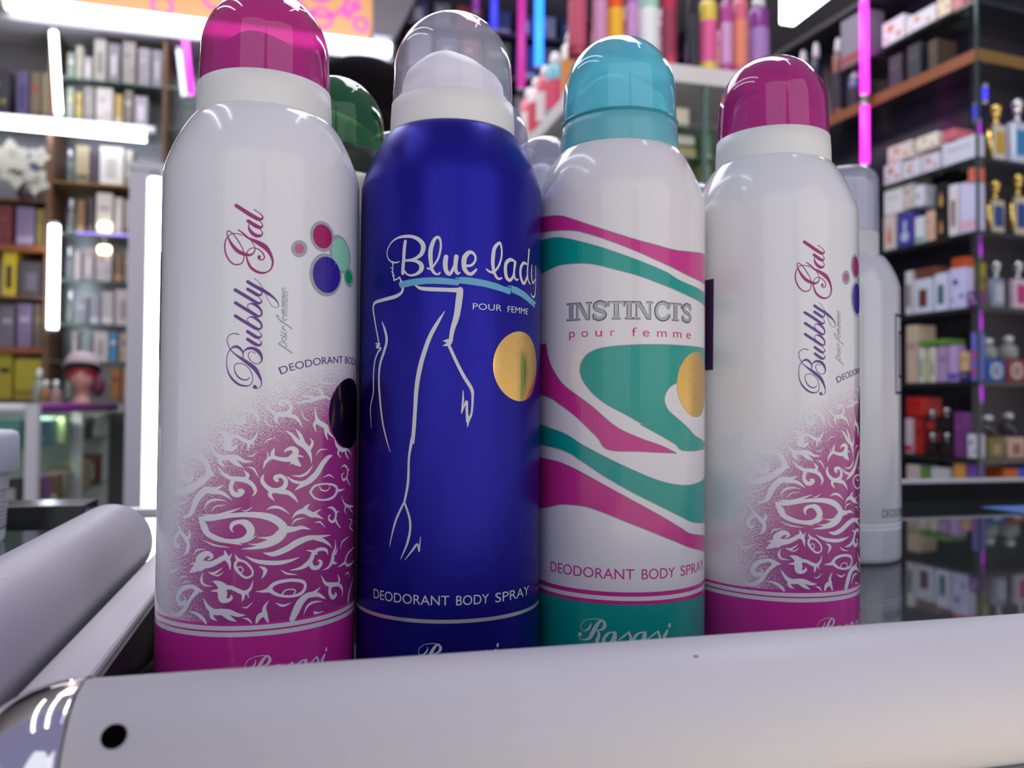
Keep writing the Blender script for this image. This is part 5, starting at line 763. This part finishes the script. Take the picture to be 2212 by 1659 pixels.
for z0, z1, m_, n in ((840, 868, BLU2, 'upper'), (800, 832, BLU2, 'lower')):  # glowing strips in place of the blue reflections in the cabinet
    led('neon_tube', f'{n} of two short blue glowing strips standing in for reflections in the corner cabinet glass', cpt(.10 if n == 'lower' else .075, .115, z0), cpt(.10 if n == 'lower' else .075, .115, z1), .007, m_)
for z0, z1, n in ((690, 790, 'first'), (455, 482, 'second'), (272, 304, 'third'), (95, 129, 'fourth')):  # purple reflections, drawn as thin glowing strips
    led('neon_tube', f'{n} purple glowing strip standing in for a reflection down the back corner of the corner cabinet', cpt(.095, .118, z0), cpt(.095, .118, z1), .004, emat('purple_reflection_glow', (.55, .01, .80), 1.6))

# ---- white display with body sprays on top
E0, D0 = .700, 1.885
dp_ = thing('display_cabinet', 'white-edged glass cabinet carrying a row of colourful body sprays on top', 'display cabinet', (E0, D0, 0))
obj('top_shelf', bx(0, .53, 0, .85, Z(898), Z(941.5)), mat('ivory_board', (.74, .70, .68), .5, noise=12), dp_)
for z in (795, 715, 628, 430, 200): obj('shelf', bx(.01, .52, .01, .84, Z(z - 7), Z(z - .5)), gshelf, dp_)
obj('back_panel', bx(.14, .52, .22, .83, .02, Z(897)), mat('grey_back', (.24, .23, .24), .4, noise=8), dp_)
for x, y in ((.0, 0), (.285, 0), (.51, 0), (0, .83)): obj('post', bx(x, x + .012, y, y + .012, .0, Z(897)), mat('green_glass_edge', (.12, .20, .18), .2), dp_)
SP = []
for side, c, c2, a, b2, z, h, n in IT['M']:
    if side == 'F': goods('spray', c, c2, (b2 - a) / 1000 * 1.04, .235 + .03 * ((a * 7) % 5) / 4,  .05, (E0 + (a + b2) / 2000, D0 + .01, Z(942)), 0, f'{n} body spray bottle in the front row on the white display')
    else: goods('spray', c, c2, .064, .20, .05, (E0 + .004, D0 + (a + b2) / 2000, Z(942)), -pi/2, f'{n} body spray bottle along the receding edge of the white display')
for k, (c, c2, x, n) in enumerate([('c84a70', 'e8c0d0', .02, 'ruby'), ('8a3a80', 'd8b0e0', .10, 'plum'), ('d8a0b8', 'f0e0e8', .20, 'shell pink'), ('402848', '8a60a0', .29, 'aubergine'), ('c87090', 'f0c8a0', .38, 'dusky rose'), ('7a50a0', 'c8b0e0', .46, 'iris')]):
    goods('spray', c, c2, .055, .20, .05, (E0 + x + .03, D0 + .09, Z(942)), 0, f'{n} body spray bottle in the second row on the white display')
for c, a, b2, z, h, n in IT['U']:
    goods('carton', c, 'c8c0a8', (b2 - a) / 1000 - .001, min(h / 1000 - .004, .076), .07, (E0 + (a + b2) / 2000, D0 + .03, Z({800: 795, 769: 748, 721: 715, 637: 628, 725: 715, 630: 628}[z]) if True else 0), 0, f'{n} package on a glass shelf under the body sprays', 'band')
lb = thing('ceiling_light', 'bright white square-edged light panel hanging beyond the body sprays', 'ceiling light', (.974, 1.50, Z(876)))
obj('diffuser', bx(-.016, .016, -.80, 0, 0, .075, bev=.001), LED, lb)
obj('housing', bx(-.020, .020, -.80, 0, .0755, .095), alu, lb)
for yy in (-.65, -.12): obj('hanger', tb([(0, yy, .0955), (0, yy, 3.16 - Z(876))], .004, seg=8), alu, lb)

# ---- neon lines far behind
for x, z0, z1, m_, r, n in ((1.119, 1747, 2150, BLUT, .022, 'bright blue'), (1.029, 1629, 2150, emat('dim_magenta_neon', (.75, .03, .45), .9), .020, 'magenta'), (.890, 1900, 2150, BLU2, .018, 'deep blue'), (.799, 1980, 2150, PURT, .016, 'dim purple')):
    led('neon_tube', f'{n} neon tube upright against the far dark wall', (x, 3.86, Z(z0)), (x, 3.86, Z(z1)), r, m_)
fd = thing('display_cabinet', 'dark far cabinet of small goods behind the neon tubes', 'display cabinet', (.42, 3.90, 0))
obj('back_panel', bx(0, 1.6, .25, .27, 0, Z(2150)), mat('dark_violet_panel', (.035, .018, .07), .4, noise=6), fd)
for z in (1250, 1480, 1700, 1920): obj('shelf', bx(0, 1.6, 0, .249, Z(z - 14), Z(z - .5)), mat('dark_shelf', (.05, .04, .08), .4, noise=20), fd)
obj('side_panel', bx(-.015, -.0005, 0, .27, 0, Z(2150)), dark_panel, fd); obj('side_panel', bx(1.6005, 1.615, 0, .27, 0, Z(2150)), dark_panel, fd)
rnd = random.Random(21)
FC = [('1e3a6a', 'navy'), ('6a1c28', 'wine red'), ('2a5a3a', 'forest green'), ('3a2a6a', 'purple'), ('58606a', 'gunmetal'), ('7a2a20', 'brick'), ('20406a', 'steel blue'), ('4a2050', 'grape'), ('8a8a98', 'ash')]
for r_, z in enumerate((1250, 1480, 1700, 1920)):
    x = .06
    for k, (c, n) in enumerate(FC):
        wd = .08 + .05 * ((k * 7 + r_ * 3) % 4) / 3; h = .10 + .08 * ((k * 5 + r_ * 2) % 5) / 4
        goods('carton', FC[(k + r_ * 4) % 9][0], '9aa0b0', wd, h, .08, (.42 + x + wd/2, 3.93, Z(z) + .0002), 0, f'{FC[(k + r_ * 4) % 9][1]} carton on the {["lowest","second","third","highest"][r_]} shelf of the dark far cabinet', ['dots', '', 'band', 'window'][(k + r_) % 4])
        x += wd + .03

# ---- back cabinet goods
BAYS = [(-1594, -1079, IT['shA']), (-1048, -620, IT['shB']), (-596, -325, IT['shB'][:2])]
for kind, c, c2, a, b2, z, h, n in IT['LB']:
    lo, hi, zs_ = min(BAYS, key=lambda q: abs((q[0] + q[1]) / 2 - (a + b2) / 2) / (q[1] - q[0]))
    a, b2 = max(a, lo), min(b2, hi)
    if b2 - a < 14: a, b2 = (lo, lo + 22) if a == lo else (hi - 22, hi)
    up = [q for q in zs_ if q > z + 5]
    h = min(h, (min(up) - z - 30) if up else 200)
    goods(kind, c, c2, (b2 - a) / 1000 - .002, max(h, 20) / 1000, .09, ((a + b2) / 2000, DL + (.12 if n in ('violet grey', 'dun') else .02), Z(z) + .0004), 0, f'{n} {"flask" if kind == "flask" else "carton"} in the back wall cabinet', ['', 'band', 'window', 'dots'][(a * 7 + z) % 4])
# white lilies in a dark vase
ly = thing('artificial_lilies', 'white artificial lilies in a dark vase on a brown shelf of the back cabinet', 'flowers', (-1.155, DL - .05, Z(942) + .0002), 0)
IVZ = 0.0
obj('vase', lt([(0, 0), (.026, 0), (.034, .02), (.030, .05), (.02, .075), (.024, .09), (0, .085)], seg=28, cx=0, cy=.06), mat('dark_vase', (.05, .03, .03), .2), ly, True)
pet = mat('lily_petal', (.60, .57, .46), .55, noise=60)
for k, (x, z, sc_, tl) in enumerate([(-.052, .175, 1.35, .4), (-.030, .110, 1.3, -.3), (.040, .075, 1.1, .9), (.052, .185, .8, 1.2)]):
    fl = bmesh.new()
    for i in range(5):
        an = 2*pi*i/5 + tl; n = 8; Lf = []; Rt = []
        for j in range(n + 1):
            s_ = j / n; wd = .021 * sin(pi * min(1, s_ * .92 + .08)) * sc_; rr = .058 * s_ * sc_; up = -.03 * s_ * (1 - s_ * .7) * sc_
            ca, sa = cos(an), sin(an)
            Lf.append(fl.verts.new((x + rr*ca - wd*sa, .05 + up, z + rr*sa + wd*ca))); Rt.append(fl.verts.new((x + rr*ca + wd*sa, .05 + up, z + rr*sa - wd*ca)))
        for j in range(n):
            try: fl.faces.new((Lf[j], Lf[j+1], Rt[j+1], Rt[j]))
            except ValueError: pass
    bmesh.ops.solidify(fl, geom=fl.faces[:], thickness=.0008)
    f_ = obj('blossom', fl, pet, ly, True)
    obj('stem', tb([(0, .06, .08), (x * .5, .058, z * .6 + .02), (x, .0535, z)], .003, seg=8), mat('stem_green', (.08, .14, .04), .5), ly)

# ---- white pillar cabinet frame with its big light
pl = thing('display_stand', 'white upright stand framing a tall white light tube beside the cans', 'stand', (-.378, 2.19, 0))
obj('upright', bx(-.040, .002, 0, .06, 0, Z(655)), mat('white_upright', (.62, .60, .66), .4, noise=20), pl)
obj('top_cap', bx(-.045, .08, -.004, .064, Z(655.3), Z(672)), mat('white_upright'), pl)
obj('back_panel', bx(.0025, .07, .045, .06, 0, Z(654.8)), mat('white_upright'), pl)
led('light_tube', 'tall white light tube held in the white upright stand', (-.360, 2.205, .05), (-.360, 2.205, Z(638)), .0135, LED)

# ---- far glass counter with mannequin head
ZC = 70
fc = thing('display_counter', 'far glass showcase with white and purple rails under the mannequin head', 'display counter', (-.748, 2.68, 0))
ral = mat('far_white_rail', (.72, .72, .76), .4, noise=20); pur = mat('purple_rail', (.22, .035, .25), .35, noise=20)
obj('top_rail', tb([(-.9, .016, Z(ZC - 16)), (-.034, .016, Z(ZC - 16))], .0155, seg=24), ral, fc)
obj('top_rail', tb([(-.016, .036, Z(ZC - 14)), (-.016, 1.1, Z(ZC - 14))], .0155, seg=24), pur, fc)
obj('corner_post', bx(-.032, 0, 0, .032, 0, Z(ZC)), ral, fc)
obj('corner_post', bx(-.032, 0, .50, .532, 0, Z(ZC - 30)), mat('grey_post', (.40, .41, .40), .4, noise=20), fc)
obj('glass_top', bx(-.9, -.033, .033, 1.1, Z(ZC - 8), Z(ZC)), glass, fc)
obj('shelf', bx(-.9, -.034, .034, 1.1, Z(-71), Z(-64.3)), gshelf, fc)
obj('shelf', bx(-.9, -.034, .034, 1.1, Z(-260), Z(-253)), gshelf, fc)
obj('glass_pane', bx(-.012, -.008, .033, .499, .1, Z(ZC - 31)), clear_mat('pane_glass', (.95, .97, .96), .03, (.5, .55, .55), .03, 1.15), fc)
obj('back_panel', bx(-.9, -.034, 1.08, 1.1, .1, Z(ZC - 32)), mat('green_grey_panel', (.30, .33, .29), .5, noise=12), fc)
obj('base', bx(-.9, 0, 0, 1.1, 0, .1), dark_panel, fc) if False else None
for k, (x, y, z, wd, h, c, n) in enumerate([(-.10, .06, -64, .075, .085, '5aa090', 'teal'), (-.19, .06, -64, .07, .08, '4a80a0', 'petrol blue'), (-.28, .06, -64, .08, .09, '80b080', 'sea green'), (-.06, .22, -64, .06, .08, '3a8088', 'dark teal'), (-.06, .36, -64, .08, .085, 'a0c080', 'moss'), (-.08, .58, -64, .10, .075, '80907a', 'grey-green'), (-.07, .72, -64, .09, .080, '3a3a3c', 'black'), (-.07, .86, -64, .10, .078, '9aa094', 'silver sage'), (-.20, .70, -64, .10, .07, '4a4648', 'sooty'),
    (-.09, .06, -253, .08, .10, '28282c', 'striped black'), (-.19, .06, -253, .07, .085, '1e5a58', 'emerald'), (-.07, .22, -253, .07, .09, '8a4a90', 'purple'), (-.07, .36, -253, .07, .08, '7a4a2a', 'cinnamon'), (-.09, .62, -253, .10, .09, '5a4a30', 'cocoa'), (-.09, .80, -253, .09, .10, '7a8070', 'lichen'), (-.07, .14, -64, .06, .08, '6a8a9a', 'slate blue'), (-.06, .29, -64, .05, .085, '7a9a90', 'eucalyptus'), (-.06, .44, -64, .06, .07, '50606a', 'storm grey'), (-.07, .14, -253, .06, .09, '6a3a2a', 'russet'), (-.06, .44, -253, .06, .085, '8a8478', 'putty'), (-.07, .71, -253, .06, .11, 'a08058', 'honey brown'), (-.06, .90, -253, .06, .12, '5a3028', 'oxblood'), (-.06, 1.00, -64, .05, .085, 'b0b8a8', 'celadon')]):
    goods('carton', c, 'b8b4a8', wd, h, .06, (-.748 + x, 2.68 + y, Z(z) + .0005), 0, f'{n} carton inside the far glass showcase', ['band', 'window', '', 'dots'][k % 4])
area_light('showcase_fill_light', (-1.0, 3.0, Z(ZC - 20)), (-1.0, 3.1, 0), .5, 4.5, (.95, 1.0, .92), .06)  # added fill light that brightens the showcase inside, without a lamp body
mh = thing('mannequin_head', 'mannequin head with red hair and pale brimmed hat on the far showcase', 'mannequin head', (-.820, 3.48, Z(ZC) + .0003), radians(6))
skin = mat('mannequin_skin', (.62, .30, .25), .5, noise=30)
hd_ = bmesh.new()
lathe(hd_, [(0, 0), (.040, 0), (.034, .008), (.024, .025), (.022, .045), (.030, .058), (.040, .075), (.044, .098), (.042, .122), (.032, .142), (.016, .152), (0, .154)], seg=32)
for v in hd_.verts:
    if v.co.z > .05:
        y = v.co.y
        v.co.y *= 1.12
        if y < -.02:   # brow, nose and chin
            if abs(v.co.x) < .008 and .082 < v.co.z < .112: v.co.y -= .010 * (1 - abs(v.co.x) / .008)
            if abs(v.co.z - .066) < .01 and abs(v.co.x) < .016: v.co.y -= .004
            if abs(abs(v.co.x) - .016) < .008 and abs(v.co.z - .108) < .008: v.co.y += .004
obj('head', hd_, skin, mh, True)
fb = bmesh.new()
for sx in (-1, 1): box(fb, sx*.016 - .006, sx*.016 + .006, -.0475, -.0445, .1055, .1085, bev=.001)
obj('eyes', fb, mat('eye_dark', (.03, .02, .02), .4), mh)
obj('mouth', bx(-.009, .009, -.048, -.044, .076, .0795, bev=.001), mat('lip_red', (.40, .03, .04), .4), mh)
hr = bmesh.new(); bmesh.ops.create_uvsphere(hr, u_segments=32, v_segments=24, radius=1)
for v in hr.verts: v.co = Vector((v.co.x * .057, v.co.y * .050 + .012, .112 + v.co.z * .05 - max(0, v.co.y) * .02))
for v in list(hr.verts):
    if v.co.y < -.028 and v.co.z < .126: v.co.y = -.022
o_ = obj('hair', hr, mat('red_hair', (.42, .014, .035), .5, noise=90), mh, True)
fg = lt([(.0475, .101), (.0505, .108), (.0525, .122), (.050, .134)], seg=36, cx=0, cy=.004)
obj('hair', fg, mat('red_hair'), mh, True)
pn = bmesh.new(); bmesh.ops.create_uvsphere(pn, u_segments=24, v_segments=16, radius=1)
for v in pn.verts: v.co = Vector((.056 + v.co.x * .026, .0 + v.co.y * .022, .064 + v.co.z * .040))
obj('hair', pn, mat('plum_hair', (.13, .008, .05), .5, noise=90), mh, True)
def tilt(bm):
    for v in bm.verts: v.co.z += .006 - .30 * v.co.y
    return bm
obj('hat_crown', tilt(lt([(.0575, .139), (.060, .150), (.056, .166), (.042, .182), (.018, .190), (0, .191)], seg=36, cx=0, cy=.006)), mat('pale_felt', (.66, .54, .58), .8, noise=60), mh, True)
obj('hat_band', tilt(lt([(.0480, .112), (.0590, .114), (.0650, .122), (.0655, .131), (.0565, .1355)], seg=36, cx=0, cy=.006)), mat('black_band', (.02, .016, .02), .6), mh, True)
obj('hat_brim', tilt(lt([(.050, .1365), (.060, .1345), (.069, .1325), (.069, .135), (.060, .1375), (.050, .1395)], seg=36, cx=0, cy=.004)), mat('pale_felt'), mh, True)
for k, (x, y, c, n) in enumerate([(-.93, 3.40, 'c87a1a', 'amber'), (-.885, 3.36, 'c8a0a0', 'rose-tinted'), (-.97, 3.46, 'c0c8c8', 'clear')]):
    goods('flask', c, c, .05, .085 if k < 2 else .13, .05, (x, y, Z(ZC) + .0003), 0, f'{n} flask on the far showcase beside the mannequin head')

# ---- black knitted hat behind the cans, on a made-up stand added to support it
hs = thing('added_hat_stand', 'slim black hat stand added as support for the knit hat, mostly hidden behind the cans', 'stand', (.105, 1.54, 0))
obj('base', lt([(0, 0), (.14, 0), (.14, .012), (.02, .03), (0, .03)], seg=40), black_rubber, hs)
obj('pole', tb([(0, 0, .03), (0, 0, Z(480))], .012, seg=16), black_rubber, hs)
obj('added_head_form', lt([(0, Z(480)), (.05, Z(480)), (.075, Z(520)), (.088, Z(590)), (.08, Z(650)), (.05, Z(690)), (0, Z(702))], seg=40), mat('dark_form', (.03, .022, .02), .6), hs, True)
kh = thing('knit_hat', 'black ribbed knit hat seen between the pink and clear caps', 'hat', (.105, 1.54, Z(540)))
kp = []
for i in range(60):
    t_ = i / 59; z = t_ * .178
    r = .106 * (1 - max(0, (t_ - .35) / .65) ** 3.0) ** .5 if t_ < 1 else 0
    kp.append((max(r + .0016 * sin(i * 2.1), .0008) if i < 59 else 0, z))
obj('crown', lt(kp, seg=72), mat('black_knit', (.006, .005, .006), .95, spec=.05, noise=400), kh, True)
obj('cuff', lt([(.103, .002), (.111, .002), (.113, .012), (.113, .04), (.111, .052), (.104, .052)], seg=72), mat('black_knit'), kh, True)

# ---- ceiling tubes over the counter (they give the long glints on the caps)
for k, (a, b2, n) in enumerate([((-.75, .0, 2.55), (-.75, 1.6, 2.55), 'first'), ((-1.05, .0, 2.55), (-1.05, 1.6, 2.55), 'second'), ((.75, .1, 2.70), (.75, 1.5, 2.70), 'third')]):
    t = led('ceiling_light', f'{n} long white ceiling light tube hung above the counters', a, b2, .02, LED, hold=(0, 0, .03))
    for yy in (a[1] + .15, b2[1] - .15):
        obj('hanger', tb([(0, yy - (a[1] + b2[1]) / 2, .04), (0, yy - (a[1] + b2[1]) / 2, 3.16 - a[2])], .004, seg=8), alu, t)
bpy.context.view_layer.update()
